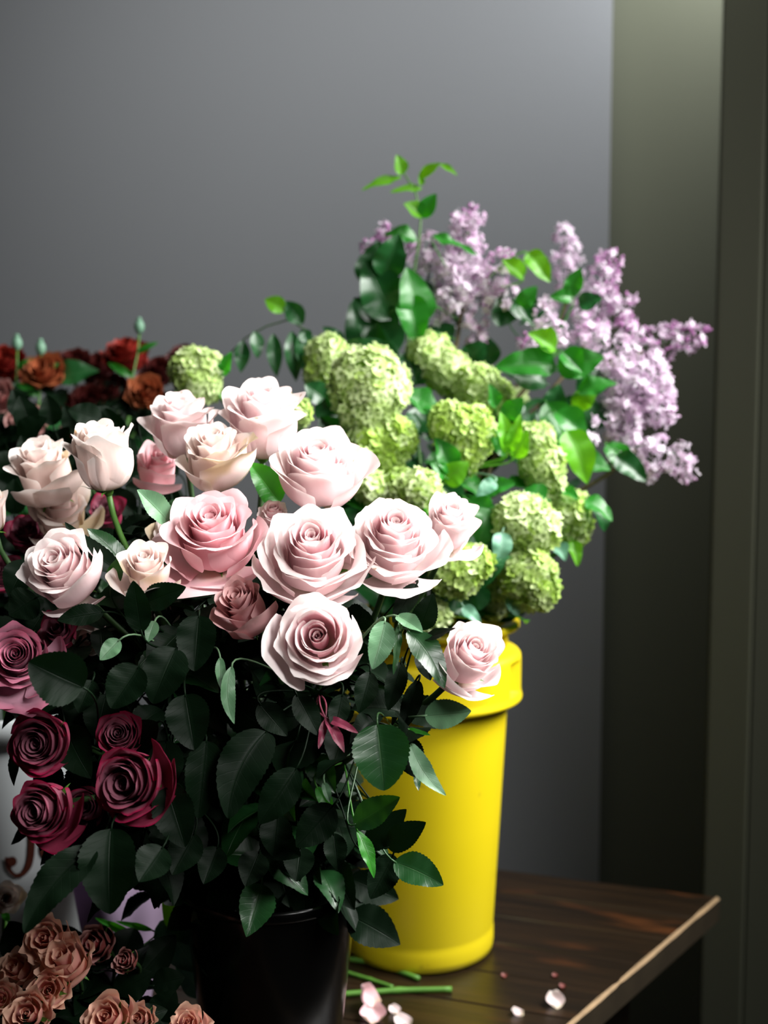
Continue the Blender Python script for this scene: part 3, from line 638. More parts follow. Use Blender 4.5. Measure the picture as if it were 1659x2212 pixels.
# ------------------------------------------------------------------ single large leaves of the rose bunch, each on its nearest stem
VW = np.array([0, -1, 0.15])
LEAVES = [ # base px,py,d ; tip px,py,d ; half width px ; tilt (x,z of the normal) ; material ; side bend ; droop
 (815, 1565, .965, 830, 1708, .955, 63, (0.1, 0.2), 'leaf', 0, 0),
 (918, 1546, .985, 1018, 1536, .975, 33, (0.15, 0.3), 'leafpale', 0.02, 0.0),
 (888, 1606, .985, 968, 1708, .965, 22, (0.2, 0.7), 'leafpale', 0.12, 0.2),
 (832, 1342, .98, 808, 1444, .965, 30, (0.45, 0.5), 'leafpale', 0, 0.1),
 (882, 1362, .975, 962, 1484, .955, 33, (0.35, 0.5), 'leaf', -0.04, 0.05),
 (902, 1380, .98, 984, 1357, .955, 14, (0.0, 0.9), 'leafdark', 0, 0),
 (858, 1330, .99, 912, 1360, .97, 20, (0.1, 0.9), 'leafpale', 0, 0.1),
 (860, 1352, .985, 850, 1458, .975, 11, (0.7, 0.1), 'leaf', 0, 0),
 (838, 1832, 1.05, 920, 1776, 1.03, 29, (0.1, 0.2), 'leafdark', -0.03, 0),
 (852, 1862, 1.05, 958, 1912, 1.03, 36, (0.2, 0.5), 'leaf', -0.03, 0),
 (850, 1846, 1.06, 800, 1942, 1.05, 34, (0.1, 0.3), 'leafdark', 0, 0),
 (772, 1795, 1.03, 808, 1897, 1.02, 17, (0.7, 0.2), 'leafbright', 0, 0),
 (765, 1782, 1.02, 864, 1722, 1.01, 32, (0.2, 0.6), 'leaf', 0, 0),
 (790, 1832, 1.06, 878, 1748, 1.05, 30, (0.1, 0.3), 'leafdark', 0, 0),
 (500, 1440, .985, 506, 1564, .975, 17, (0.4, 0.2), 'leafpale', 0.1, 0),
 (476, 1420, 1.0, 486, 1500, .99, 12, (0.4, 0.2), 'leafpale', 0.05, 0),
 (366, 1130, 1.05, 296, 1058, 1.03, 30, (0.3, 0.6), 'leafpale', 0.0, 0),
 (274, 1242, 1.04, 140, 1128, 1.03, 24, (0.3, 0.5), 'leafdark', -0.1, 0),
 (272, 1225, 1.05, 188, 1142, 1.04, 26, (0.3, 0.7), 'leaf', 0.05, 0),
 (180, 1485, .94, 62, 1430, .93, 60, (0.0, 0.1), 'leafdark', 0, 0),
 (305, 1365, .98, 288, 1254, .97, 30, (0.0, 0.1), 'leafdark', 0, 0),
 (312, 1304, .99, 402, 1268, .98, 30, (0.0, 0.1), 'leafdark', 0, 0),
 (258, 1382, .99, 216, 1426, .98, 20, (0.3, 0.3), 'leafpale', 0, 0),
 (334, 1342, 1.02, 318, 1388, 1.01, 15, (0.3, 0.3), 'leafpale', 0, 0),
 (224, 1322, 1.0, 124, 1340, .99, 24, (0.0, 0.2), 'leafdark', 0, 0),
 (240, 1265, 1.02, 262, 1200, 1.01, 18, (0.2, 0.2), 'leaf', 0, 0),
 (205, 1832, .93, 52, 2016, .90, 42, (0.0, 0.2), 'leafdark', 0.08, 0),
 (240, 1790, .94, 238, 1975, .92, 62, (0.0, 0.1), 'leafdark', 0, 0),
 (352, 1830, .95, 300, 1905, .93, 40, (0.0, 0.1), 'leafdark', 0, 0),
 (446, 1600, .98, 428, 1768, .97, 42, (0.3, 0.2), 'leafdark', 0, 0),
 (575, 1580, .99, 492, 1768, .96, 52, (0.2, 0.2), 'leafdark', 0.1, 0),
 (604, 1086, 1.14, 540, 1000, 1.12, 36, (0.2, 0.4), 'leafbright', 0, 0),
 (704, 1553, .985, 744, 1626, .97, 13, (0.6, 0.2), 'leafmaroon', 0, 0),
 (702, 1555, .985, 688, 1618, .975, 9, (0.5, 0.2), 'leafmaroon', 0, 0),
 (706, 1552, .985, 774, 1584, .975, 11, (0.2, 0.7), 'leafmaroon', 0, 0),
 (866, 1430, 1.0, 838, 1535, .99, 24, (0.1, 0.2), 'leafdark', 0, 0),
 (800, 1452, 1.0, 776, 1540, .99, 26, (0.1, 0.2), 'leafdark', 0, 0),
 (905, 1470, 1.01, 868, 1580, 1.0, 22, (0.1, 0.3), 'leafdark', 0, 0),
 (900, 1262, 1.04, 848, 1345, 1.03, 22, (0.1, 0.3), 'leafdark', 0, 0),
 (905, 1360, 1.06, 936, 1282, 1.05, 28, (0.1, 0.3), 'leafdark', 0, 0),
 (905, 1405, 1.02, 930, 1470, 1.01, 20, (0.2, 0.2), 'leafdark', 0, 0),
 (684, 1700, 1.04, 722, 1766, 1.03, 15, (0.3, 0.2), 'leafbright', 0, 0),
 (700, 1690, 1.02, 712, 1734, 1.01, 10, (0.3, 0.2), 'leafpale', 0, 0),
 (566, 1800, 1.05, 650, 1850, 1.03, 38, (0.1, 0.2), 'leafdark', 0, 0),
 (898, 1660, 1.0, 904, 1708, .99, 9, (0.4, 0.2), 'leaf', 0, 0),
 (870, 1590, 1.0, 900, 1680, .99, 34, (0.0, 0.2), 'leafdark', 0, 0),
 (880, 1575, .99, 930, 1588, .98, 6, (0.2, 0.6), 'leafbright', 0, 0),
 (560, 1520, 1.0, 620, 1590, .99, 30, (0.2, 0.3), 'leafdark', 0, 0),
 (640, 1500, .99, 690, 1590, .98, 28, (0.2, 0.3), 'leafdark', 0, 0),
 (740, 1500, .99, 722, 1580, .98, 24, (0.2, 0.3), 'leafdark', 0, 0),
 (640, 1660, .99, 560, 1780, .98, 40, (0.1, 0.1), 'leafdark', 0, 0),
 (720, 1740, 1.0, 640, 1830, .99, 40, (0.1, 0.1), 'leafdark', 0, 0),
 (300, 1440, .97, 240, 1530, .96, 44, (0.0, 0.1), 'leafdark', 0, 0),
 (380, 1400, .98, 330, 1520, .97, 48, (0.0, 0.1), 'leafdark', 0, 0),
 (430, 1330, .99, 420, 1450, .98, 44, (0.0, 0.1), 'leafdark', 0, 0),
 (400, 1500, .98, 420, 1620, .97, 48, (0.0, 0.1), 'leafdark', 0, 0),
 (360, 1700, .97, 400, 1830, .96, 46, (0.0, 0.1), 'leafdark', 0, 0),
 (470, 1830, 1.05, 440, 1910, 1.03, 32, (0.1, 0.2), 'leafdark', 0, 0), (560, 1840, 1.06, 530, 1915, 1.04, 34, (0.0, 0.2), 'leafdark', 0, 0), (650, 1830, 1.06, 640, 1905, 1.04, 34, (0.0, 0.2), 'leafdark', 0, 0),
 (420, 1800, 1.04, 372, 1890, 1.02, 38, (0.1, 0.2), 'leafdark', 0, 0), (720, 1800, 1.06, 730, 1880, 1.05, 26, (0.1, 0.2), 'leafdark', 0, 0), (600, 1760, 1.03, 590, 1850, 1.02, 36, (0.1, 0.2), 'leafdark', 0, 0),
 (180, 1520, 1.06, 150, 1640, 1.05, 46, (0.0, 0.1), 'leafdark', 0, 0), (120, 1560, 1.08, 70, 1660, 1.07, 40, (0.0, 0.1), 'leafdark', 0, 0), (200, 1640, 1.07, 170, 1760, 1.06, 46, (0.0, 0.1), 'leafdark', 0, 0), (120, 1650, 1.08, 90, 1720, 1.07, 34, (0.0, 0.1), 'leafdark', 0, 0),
 (230, 1500, 1.05, 210, 1600, 1.04, 40, (0.0, 0.1), 'leafdark', 0, 0), (90, 1480, 1.06, 20, 1540, 1.05, 30, (0.0, 0.1), 'leafdark', 0, 0), (360, 1600, 1.02, 340, 1720, 1.01, 46, (0.0, 0.1), 'leafdark', 0, 0), (300, 1780, 1.02, 230, 1850, 1.01, 40, (0.0, 0.1), 'leafdark', 0, 0), (180, 1790, 1.04, 150, 1860, 1.03, 34, (0.0, 0.1), 'leafdark', 0, 0),
 (80, 1290, 1.08, 20, 1330, 1.07, 40, (0.0, 0.1), 'leafdark', 0, 0), (60, 1210, 1.10, 20, 1290, 1.09, 36, (0.0, 0.1), 'leafdark', 0, 0), (90, 1330, 1.08, 60, 1380, 1.07, 34, (0.0, 0.1), 'leafdark', 0, 0), (340, 1560, 1.0, 260, 1640, 1.04, 40, (0.0, 0.1), 'leafdark', 0, 0),
 (200, 1470, .98, 170, 1540, .97, 30, (0.1, 0.5), 'leafdark', 0, 0),
]
rngL = np.random.default_rng(77)
def place_leaf(bx, by, bd, tx, ty, td, hw, tilt, mat, sbend, droop, stems, serr=0.07):
    b = P(bx, by, bd); t = P(tx, ty, td)
    best = None
    for root, c1 in stems:
        sel = c1[5:]
        dd = np.linalg.norm(sel-(b+np.array([0, 0, -0.01])), axis=1); j = int(dd.argmin())
        if best is None or dd[j] < best[0]: best = (dd[j], root, sel[j])
    _, root, q = best
    mb = MB()
    dirn = nrm(t-b)
    mid1 = b-dirn*min(0.02, np.linalg.norm(q-b)*0.4)
    tube(mb, bez(q, (q+b)/2+np.array([0, 0, 0.006]), mid1, b+dirn*0.002, 12), 0.0009, 5)
    leaf_geo(mb, b, t, hw*bd/FPX, VW+np.array([tilt[0], 0, tilt[1]]), rngL, fold=rngL.uniform(0.12, 0.35), bend=rngL.uniform(-0.03, 0.08), droop=droop, teeth=15, side_bend=sbend,
             shape=(0.72, 0.62) if hw > 40 else (0.78, 0.75), nu=11, serr=serr)
    mb.build('leaf', M[mat], root)
for a_l in LEAVES: place_leaf(*a_l, STEMS)

# ------------------------------------------------------------------ snowball viburnum
def floret_tpl(npet, rng, cup=0.25, wid=0.52, notch=0.0, ng=4):
    Vs, Fs, Ts = [], [], []; off = 0
    for k in range(npet):
        a = k*2*pi/npet
        v = np.linspace(0, 1, ng+1)[:, None]; u = np.linspace(-1, 1, 4)[None]
        w = wid*np.sin(pi*np.clip(v*0.82+0.1, 0, 1))**0.7
        x = 0.08+0.92*v*(1-0.12*u*u); y = u*w*np.maximum(v, 0.15)**0.3
        z = cup*(v**2)*0.8-0.12*np.abs(u)*v+0*v*u
        X = x*cos(a)-y*sin(a); Y = x*sin(a)+y*cos(a)
        V = np.stack([X, Y, z+0*X], -1).reshape(-1, 3); Vs.append(V); Fs.append(grid_faces(ng+1, 4)+off); off += len(V)
        Ts.append(np.stack([(u+1)/2+0*v, v+0*u], -1).reshape(-1, 2))
    return np.concatenate(Vs), np.concatenate(Fs), np.concatenate(Ts)
def scatter(mb, tpl, pos, nor, size, t, r, rng, jit=0.3):
    V0, F0, T0 = tpl; n = len(pos)
    nor = nor+rng.normal(size=(n, 3))*jit; nor /= np.linalg.norm(nor, axis=1)[:, None]
    ref = rng.normal(size=(n, 3)); X = np.cross(ref, nor); X /= np.linalg.norm(X, axis=1)[:, None]; Y = np.cross(nor, X)
    Rm = np.stack([X, Y, nor], 2)
    V = np.einsum('nij,kj->nki', Rm, V0)*size[:, None, None]+pos[:, None, :]
    F = (F0[None]+(np.arange(n)*len(V0))[:, None, None]).reshape(-1, F0.shape[1])
    T = np.concatenate([np.broadcast_to(T0[None], (n, *T0.shape)), np.broadcast_to(t[:, None, None], (n, len(V0), 1)), np.broadcast_to(r[:, None, None], (n, len(V0), 1))], -1)
    mb.add(V.reshape(-1, 3), F, T.reshape(-1, 4))
def fib(n):
    i = np.arange(n)+0.5; ph = np.arccos(1-2*i/n); th = pi*(1+5**0.5)*i
    return np.stack([np.cos(th)*np.sin(ph), np.sin(th)*np.sin(ph), np.cos(ph)], -1)
rngV = np.random.default_rng(11)
TPL5 = [floret_tpl(5, rngV, c) for c in (0.1, 0.3, 0.5)]
VG = 'green snowball flower heads in the yellow bucket'
VIB = [ # label, depth, whiteness, lobes (px,py,rx)
 ('largest pale green snowball head, highest of the front ones', 1.46, 0.75, [(797, 835, 82), (790, 880, 55)]),
 ('small snowball head tucked behind the upper left of the largest one', 1.56, 0.55, [(710, 770, 45), (700, 805, 38)]),
 ('two lobed snowball head just below the left lilac', 1.60, 0.65, [(928, 768, 46), (966, 802, 46)]),
 ('broad snowball head right of the two lobed one', 1.58, 0.55, [(1030, 842, 52), (1062, 858, 42)]),
 ('tiny whitish green head at the right of the broad one', 1.64, 0.9, [(1112, 868, 28)]),
 ('yellow green snowball head in the centre with a lime leaf under it', 1.46, 0.3, [(975, 915, 46), (1012, 935, 58), (1000, 978, 46)]),
 ('irregular yellow green head directly below the largest one', 1.46, 0.25, [(800, 955, 50), (855, 948, 44), (830, 990, 40)]),
 ('pale snowball head half hidden behind the goblet shaped rose', 1.40, 0.6, [(772, 1005, 36), (800, 1052, 34)]),
 ('snowball head just above the rose with the rolled lower petal', 1.40, 0.6, [(872, 1055, 40), (905, 1060, 44), (930, 1088, 30)]),
 ('tall two part snowball head at the right edge of the foliage', 1.50, 0.6, [(1155, 955, 40), (1172, 1005, 46), (1180, 1045, 38)]),
 ('large round snowball head facing forward, right of the slender rose', 1.42, 0.7, [(1130, 1132, 60), (1158, 1142, 48), (1110, 1125, 44)]),
 ('rightmost round snowball head with a leaf pointing right', 1.52, 0.45, [(1228, 1108, 46), (1232, 1132, 44)]),
 ('lowest right snowball head above the bucket rim', 1.42, 0.4, [(1140, 1240, 58), (1158, 1270, 48)]),
 ('snowball head in half shade beneath the slender rose', 1.34, 0.35, [(985, 1232, 55), (1025, 1215, 36)]),
 ('small snowball head showing between dark rose leaves above the bucket', 1.36, 0.7, [(940, 1330, 28), (932, 1345, 26)]),
 ('lone snowball head at the left in front of the dark red flowers', 1.50, 0.6, [(415, 800, 46), (430, 828, 44), (445, 790, 34)]),
 ('loose whitish snowball head between the two lower right ones', 1.47, 0.95, [(1080, 1225, 34), (1062, 1280, 36), (1068, 1310, 26)]),
 ('sliver of a snowball head right of the topmost rose', 1.40, 0.45, [(640, 890, 30)]),
]
def shrub_stem(root, b, rng, mouth_c, foot, r=0.0035, mat='stem'):
    Ls = np.linalg.norm(b-mouth_c)
    c1 = bez(b, b+nrm(mouth_c-b)*Ls*0.3+np.array([0, 0, -0.02]), mouth_c+np.array([0, 0, Ls*0.4]), mouth_c, 16)
    mb = MB(); tube(mb, np.concatenate([c1, np.linspace(mouth_c, foot, 4)[1:]]), r, 7); mb.build('stem', M[mat], root)
    return c1
def ymouth(rng, s=0.075):
    a = rng.uniform(0, 2*pi); r = s*math.sqrt(rng.uniform(0.02, 1))
    return YM+np.array([r*cos(a), r*sin(a), 0.01]), YB+np.array([0.6*r*cos(a+2), 0.6*r*sin(a+2), 0.012])
VSTEMS = []
for i, (lab, dep, white, lobes) in enumerate(VIB):
    rng = np.random.default_rng(500+i); mth, ft = ymouth(rng)
    root = thing('snowball_flower', ft, lab, 'flower', VG)
    mb = MB(); core = MB(); cs = [(P(x, y, dep+rng.uniform(-0.008, 0.008)), r*dep/FPX*1.08) for x, y, r in lobes]
    for k, (c, r) in enumerate(cs):
        ellipsoid(core, c, (r*0.86,)*3, nu=16, nv=12)
        fs = 0.0075; n = int(4*pi*r*r/(fs*fs*1.15))
        d = fib(n)@np.array(np.linalg.qr(rng.normal(size=(3, 3)))[0])
        bump = 1+0.05*np.sin(d[:, 0]*7+i)+0.04*np.sin(d[:, 1]*9+2*i)
        pos = c+d*r*(0.93*bump+rng.uniform(-0.06, 0.06, n))[:, None]
        keep = np.ones(n, bool)
        for k2, (c2, r2) in enumerate(cs):
            if k2 != k: keep &= np.linalg.norm(pos-c2, axis=1) > r2*0.90
        pos, d = pos[keep], d[keep]; m_ = len(pos)
        sel = rng.integers(0, 3, m_)
        for q in range(3):
            s_ = sel == q
            if s_.any():
                scatter(mb, TPL5[q], pos[s_], d[s_], rng.uniform(0.0062, 0.0092, s_.sum()), np.full(s_.sum(), 0.5), np.clip(white+rng.normal(0, 0.25, s_.sum()), 0, 1), rng, 0.28)
    o = mb.build('florets', M['vib'], root); core.build('flower_core', M['vibcore'], root)
    c, r = cs[-1]
    c1 = shrub_stem(root, c+np.array([0, 0.01, -r*0.85]), rng, mth, ft); VSTEMS.append((root, c1))
    for k in range(3):
        q = c1[rng.integers(0, 9)]; a = rng.uniform(0, 2*pi)
        d = np.array([cos(a), sin(a), rng.uniform(-0.3, 0.5)]); l = rng.uniform(0.045, 0.07)
        lm = MB(); leaf_geo(lm, q, q+nrm(d)*l, l*0.38, np.array([0, -0.3, 1])+rng.normal(size=3)*0.3, rng, teeth=9, serr=0.12, fold=0.3, wavy=0.05)
        lm.build('leaf', M['leafgreen' if rng.uniform() < 0.6 else 'leafdeep'], root)

# ------------------------------------------------------------------ lilac
TPL4 = [floret_tpl(4, rngV, c, 0.42) for c in (0.0, 0.25, 0.6)]
LG = 'lilac branches in the yellow bucket'
LIL = [ # label, depth, panicles [(base px,py, tip px,py, base radius px, pinkness)]
 ('big pale lilac cluster at the top left with a rounded pinkish tip', 1.66, [(1000, 640, 1005, 470, 62, 0.35), (985, 690, 960, 560, 46, 0.0), (1040, 650, 1100, 545, 44, 0.75), (1010, 500, 1008, 455, 34, 0.9), (1075, 660, 1095, 620, 24, 0.3), (925, 600, 935, 510, 32, 0.25), (1030, 740, 1035, 700, 18, 0.7)]),
 ('slender upright lilac spike, topmost on the right side', 1.72, [(1232, 620, 1218, 490, 30, 0.15)]),
 ('rosy lilac spike leaning right, below the slender upright one', 1.70, [(1290, 690, 1315, 550, 48, 0.65), (1330, 690, 1352, 640, 26, 0.6), (1265, 720, 1250, 640, 26, 0.7)]),
 ('short lilac cluster in the middle of the right hand leaves', 1.62, [(1195, 745, 1175, 655, 34, 0.15)]),
 ('pink lilac spike stretching out furthest to the right', 1.68, [(1385, 750, 1520, 722, 40, 0.85)]),
 ('largest drooping pale lilac cluster on the right edge', 1.62, [(1330, 760, 1400, 880, 62, 0.2), (1400, 800, 1440, 870, 46, 0.1), (1360, 870, 1340, 960, 52, 0.15), (1300, 740, 1260, 700, 40, 0.5), (1400, 870, 1455, 905, 34, 0.3), (1350, 920, 1330, 790, 40, 0.2)]),
 ('lowest lilac cluster hanging at the right, small and two pronged', 1.60, [(1370, 965, 1430, 960, 30, 0.15), (1400, 980, 1412, 1035, 24, 0.3), (1455, 975, 1490, 1030, 30, 0.3), (1345, 975, 1330, 985, 16, 0.2)]),
 ('few small lilac florets under the right side leaves', 1.60, [(1262, 915, 1268, 970, 22, 0.2)]),
 ('small dark pink lilac buds at the left end of the lilac leaves', 1.72, [(830, 550, 785, 535, 18, 1.0), (840, 520, 822, 495, 14, 1.0), (870, 560, 890, 520, 16, 0.7)]),
 ('dull purple lilac florets in shade between the leaves', 1.68, [(1150, 760, 1130, 715, 18, 0.9), (1360, 720, 1352, 690, 14, 1.0)]),
]
for i, (lab, dep, pan) in enumerate(LIL):
    rng = np.random.default_rng(700+i); mth, ft = ymouth(rng, 0.06)
    root = thing('lilac_branch', ft, lab, 'lilac', LG)
    for (bx, by, tx, ty, rad, pink) in pan:
        b = P(bx, by, dep+rng.uniform(-0.02, 0.02)); t = P(tx, ty, dep+rng.uniform(-0.02, 0.02)); L = np.linalg.norm(t-b); ax = (t-b)/L; R = rad*dep/FPX
        b = b-ax*R*0.3; L += R*0.3
        mb = MB(); tube(mb, np.linspace(b, t, 6), np.linspace(0.002, 0.0008, 6), 5, 1)
        sx = nrm(np.cross(ax, [0.2, 1, 0.3])); sy = np.cross(ax, sx)
        ncl = max(5, int(L*R*2/(0.017**2)*1.25))
        pos, nor, tt_ = [], [], []
        for k in range(ncl):
            f = (k+0.5)/ncl; a = k*2.4+rng.uniform(-0.3, 0.3)
            rr = R*(1-0.62*f**1.5)*rng.uniform(0.55, 1.0)*(1 if f < 0.93 else 0.3)
            c = b+ax*L*f+(sx*cos(a)+sy*sin(a))*rr*0.85
            out = nrm((sx*cos(a)+sy*sin(a))+ax*0.3)
            tube(mb, np.linspace(b+ax*L*max(0, f-0.08), c, 3), 0.0006, 4, 1)
            nf = rng.integers(6, 11)
            dd = rng.normal(size=(nf, 3))+out*0.9; dd /= np.linalg.norm(dd, axis=1)[:, None]
            pos.append(c+dd*rng.uniform(0.006, 0.013, nf)[:, None]); nor.append(dd); tt_.append(np.full(nf, f))
        pos = np.concatenate(pos); nor = np.concatenate(nor); tt_ = np.concatenate(tt_)
        bud = rng.uniform(size=len(pos)) < np.clip(pink*0.55+0.35*(tt_-0.6), 0, 0.8)
        sel = rng.integers(0, 3, len(pos))
        for q in range(3):
            s_ = (~bud) & (sel == q)
            if s_.any(): scatter(mb, TPL4[q], pos[s_], nor[s_], rng.uniform(0.0055, 0.0080, s_.sum()), np.clip(pink*0.6+rng.normal(0, 0.15, s_.sum()), 0, 1), rng.uniform(0, 1, s_.sum()), rng, 0.35)
        for p_, n_ in zip(pos[bud], nor[bud]): ellipsoid(mb, p_, (0.0022, 0.0022, 0.0038), n_, 6, 5, [0.5, 0.9, min(1, pink+0.35), rng.uniform()])
        mb.build('flower_cluster', [M['lilac'], M['stemdark']], root)
    bx, by = pan[0][0], pan[0][1]
    c1 = shrub_stem(root, P(bx, by+8, dep+0.01), rng, mth, ft, 0.003, 'wood_stem'); VSTEMS.append((root, c1))

# large shrub leaves placed one by one (lilac, snowball), each on its nearest branch
SL = [ # base, tip, half width px, tilt, material, depth
 (905, 700, 885, 575, 40, (0.3, 0.2), 'leafgreen', 1.60), (880, 640, 905, 745, 34, (0.2, 0.1), 'leafgreen', 1.60),
 (850, 690, 790, 560, 48, (0.0, 0.2), 'leafdeep', 1.64), (840, 740, 768, 640, 44, (0.0, 0.2), 'leafdeep', 1.65), (830, 600, 862, 505, 34, (0.1, 0.3), 'leafdeep', 1.63),
 (800, 620, 820, 520, 38, (0.0, 0.2), 'leafdeep', 1.66), (860, 760, 800, 700, 40, (0.0, 0.2), 'leafdeep', 1.66), (900, 520, 830, 505, 20, (0.2, 0.5), 'leafgreen', 1.64),
 (790, 760, 762, 650, 36, (0.0, 0.2), 'leafdeep', 1.67), (930, 660, 900, 600, 30, (0.2, 0.1), 'leafdeep', 1.66), (940, 700, 960, 760, 34, (0.1, 0.1), 'leafdeep', 1.67),
 (935, 510, 1035, 540, 13, (0.1, 0.8), 'leafgreen', 1.60),
 (1130, 600, 1085, 560, 22, (0.2, 0.3), 'leaflime', 1.64), (1140, 545, 1190, 605, 24, (0.3, 0.3), 'leaflime', 1.62), (1225, 640, 1255, 578, 20, (0.2, 0.2), 'leafgreen', 1.64), (1235, 640, 1190, 640, 16, (0.2, 0.2), 'leafgreen', 1.62),
 (1100, 700, 1075, 640, 36, (0.1, 0.1), 'leafdeep', 1.66), (1110, 640, 1150, 700, 32, (0.1, 0.1), 'leafdeep', 1.66), (1120, 660, 1160, 620, 20, (0.3, 0.2), 'leafgreen', 1.63), (1250, 660, 1300, 640, 20, (0.1, 0.2), 'leafdeep', 1.64),
 (1200, 755, 1140, 720, 26, (0.2, 0.3), 'leaflime', 1.55), (1205, 800, 1305, 770, 34, (0.3, 0.4), 'leafgreen', 1.55), (1200, 790, 1070, 790, 34, (0.1, 0.5), 'leafgreen', 1.54), (1180, 830, 1080, 800, 34, (0.1, 0.6), 'leafdeep', 1.56),
 (1215, 760, 1260, 800, 26, (0.3, 0.3), 'leafgreen', 1.54), (1250, 850, 1330, 820, 24, (0.3, 0.6), 'leafgreen', 1.56), (1240, 880, 1290, 835, 22, (0.2, 0.2), 'leaflime', 1.58), (1180, 900, 1210, 830, 28, (0.2, 0.1), 'leafdeep', 1.58),
 (1200, 890, 1270, 950, 30, (0.3, 0.2), 'leafgreen', 1.54), (1225, 930, 1275, 1040, 36, (0.3, 0.2), 'leaflime', 1.52), (1180, 870, 1240, 1000, 38, (0.2, 0.1), 'leafgreen', 1.56), (1250, 990, 1320, 1010, 24, (0.3, 0.4), 'leafgreen', 1.56),
 (1160, 890, 1180, 960, 30, (0.2, 0.1), 'leafdeep', 1.57), (1090, 900, 1130, 860, 22, (0.2, 0.2), 'leafgreen', 1.52), (1070, 880, 1060, 830, 16, (0.2, 0.2), 'leafgreen', 1.5),
 (1095, 980, 1085, 890, 20, (0.3, 0.2), 'leaflime', 1.45), (1100, 975, 1125, 895, 15, (0.3, 0.2), 'leaflime', 1.45), (1090, 985, 1060, 920, 16, (0.2, 0.2), 'leafgreen', 1.46), (1110, 990, 1140, 930, 18, (0.2, 0.2), 'leaflime', 1.47),
 (930, 880, 880, 850, 30, (0.1, 0.6), 'leafgreen', 1.52), (880, 850, 950, 880, 26, (0.2, 0.6), 'leafgreen', 1.52), (940, 900, 890, 930, 30, (0.0, 0.2), 'leafdeep', 1.56), (900, 880, 930, 950, 34, (0.0, 0.2), 'leafdeep', 1.56),
 (975, 1020, 945, 945, 26, (0.2, 0.3), 'leafgreen', 1.44), (960, 1040, 1010, 1000, 26, (0.2, 0.3), 'leaflime', 1.44), (960, 1030, 935, 1000, 20, (0.2, 0.3), 'leafgreen', 1.43),
 (1000, 1090, 940, 1040, 26, (0.1, 0.3), 'leafdeep', 1.46), (1060, 1080, 1000, 1040, 20, (0.2, 0.5), 'leafgreen', 1.45), (1040, 1060, 1110, 1040, 22, (0.2, 0.5), 'leafgreen', 1.45), (1070, 1040, 1030, 1070, 16, (0.2, 0.5), 'leafteal', 1.42),
 (1060, 1100, 1030, 1180, 38, (0.1, 0.1), 'leafgreen', 1.42), (1040, 1100, 1060, 1170, 34, (0.1, 0.1), 'leafdeep', 1.44), (1085, 1150, 1078, 1220, 22, (0.3, 0.2), 'leafteal', 1.38), (1010, 1080, 1075, 1120, 26, (0.1, 0.4), 'leafgreen', 1.43),
 (1180, 1080, 1130, 1060, 24, (0.1, 0.4), 'leafgreen', 1.46), (1215, 1060, 1250, 1080, 14, (0.2, 0.4), 'leafgreen', 1.5),
 (1262, 1080, 1326, 1120, 24, (0.3, 0.4), 'leafgreen', 1.50), (1290, 1090, 1310, 1145, 20, (0.3, 0.2), 'leafdeep', 1.52), (1236, 1168, 1250, 1222, 15, (0.3, 0.3), 'leaflime', 1.50), (1200, 1175, 1222, 1210, 18, (0.3, 0.4), 'leafteal', 1.50),
 (1150, 1290, 1165, 1315, 8, (0.2, 0.2), 'leaflime', 1.42), (1060, 1190, 1095, 1240, 24, (0.1, 0.1), 'leafdeep', 1.45), (960, 1270, 1030, 1330, 36, (0.0, 0.2), 'leafdeep', 1.40), (1040, 1260, 990, 1330, 34, (0.0, 0.2), 'leafdeep', 1.42),
 (920, 1190, 900, 1240, 30, (0.0, 0.2), 'leafdeep', 1.44), (1100, 1290, 1120, 1330, 18, (0.1, 0.3), 'leafteal', 1.42), (1000, 1310, 1040, 1345, 14, (0.1, 0.3), 'leafteal', 1.36), (1010, 1290, 940, 1280, 26, (0.1, 0.3), 'leafdeep', 1.4),
 (1330, 985, 1400, 1035, 26, (0.1, 0.3), 'leafdeep', 1.56), (1310, 960, 1370, 1020, 26, (0.1, 0.3), 'leafgreen', 1.58), (1290, 800, 1250, 870, 34, (0.1, 0.1), 'leafdeep', 1.62), (1300, 880, 1260, 930, 30, (0.1, 0.1), 'leafdeep', 1.62),
 (860, 780, 740, 740, 26, (0.0, 0.2), 'leafdeep', 1.6), (880, 760, 900, 830, 30, (0.0, 0.2), 'leafdeep', 1.6), (720, 900, 690, 850, 30, (0.0, 0.2), 'leafdeep', 1.55), (740, 960, 690, 900, 36, (0.0, 0.2), 'leafdeep', 1.55),
 (700, 860, 660, 830, 26, (0.1, 0.2), 'leafdeep', 1.54), (760, 930, 720, 880, 34, (0.0, 0.2), 'leafdeep', 1.56), (740, 740, 700, 705, 14, (0.0, 0.2), 'leafdeep', 1.62), (480, 810, 500, 760, 14, (0.1, 0.3), 'leafgreen', 1.5),
 (1010, 780, 1050, 740, 26, (0.0, 0.2), 'leafdeep', 1.66), (1060, 790, 1040, 720, 26, (0.0, 0.2), 'leafdeep', 1.68),
]
rngS = np.random.default_rng(19)
for (bx, by, tx, ty, hw, tilt, mat, dep) in SL:
    b = P(bx, by, dep); t = P(tx, ty, dep-0.012); best = None
    for root, c1 in VSTEMS:
        dd = np.linalg.norm(c1-b, axis=1); j = int(dd.argmin())
        if best is None or dd[j] < best[0]: best = (dd[j], root, c1[j])
    _, root, q = best; mb = MB(); dirn = nrm(t-b)
    tube(mb, bez(q, (q+b)/2+np.array([0, 0, 0.004]), b-dirn*min(0.015, np.linalg.norm(q-b)*0.4), b+dirn*0.002, 9), 0.0011, 5)
    leaf_geo(mb, b, t, hw*dep/FPX*1.05, VW+np.array([tilt[0], 0, tilt[1]])+rngS.normal(size=3)*0.12, rngS, fold=rngS.uniform(0.15, 0.5), bend=rngS.uniform(-0.02, 0.12), droop=rngS.uniform(0, 0.2), serr=0.0, shape=(0.68, 0.75), nu=9, wavy=0.06)
    mb.build('leaf', M[mat], root)
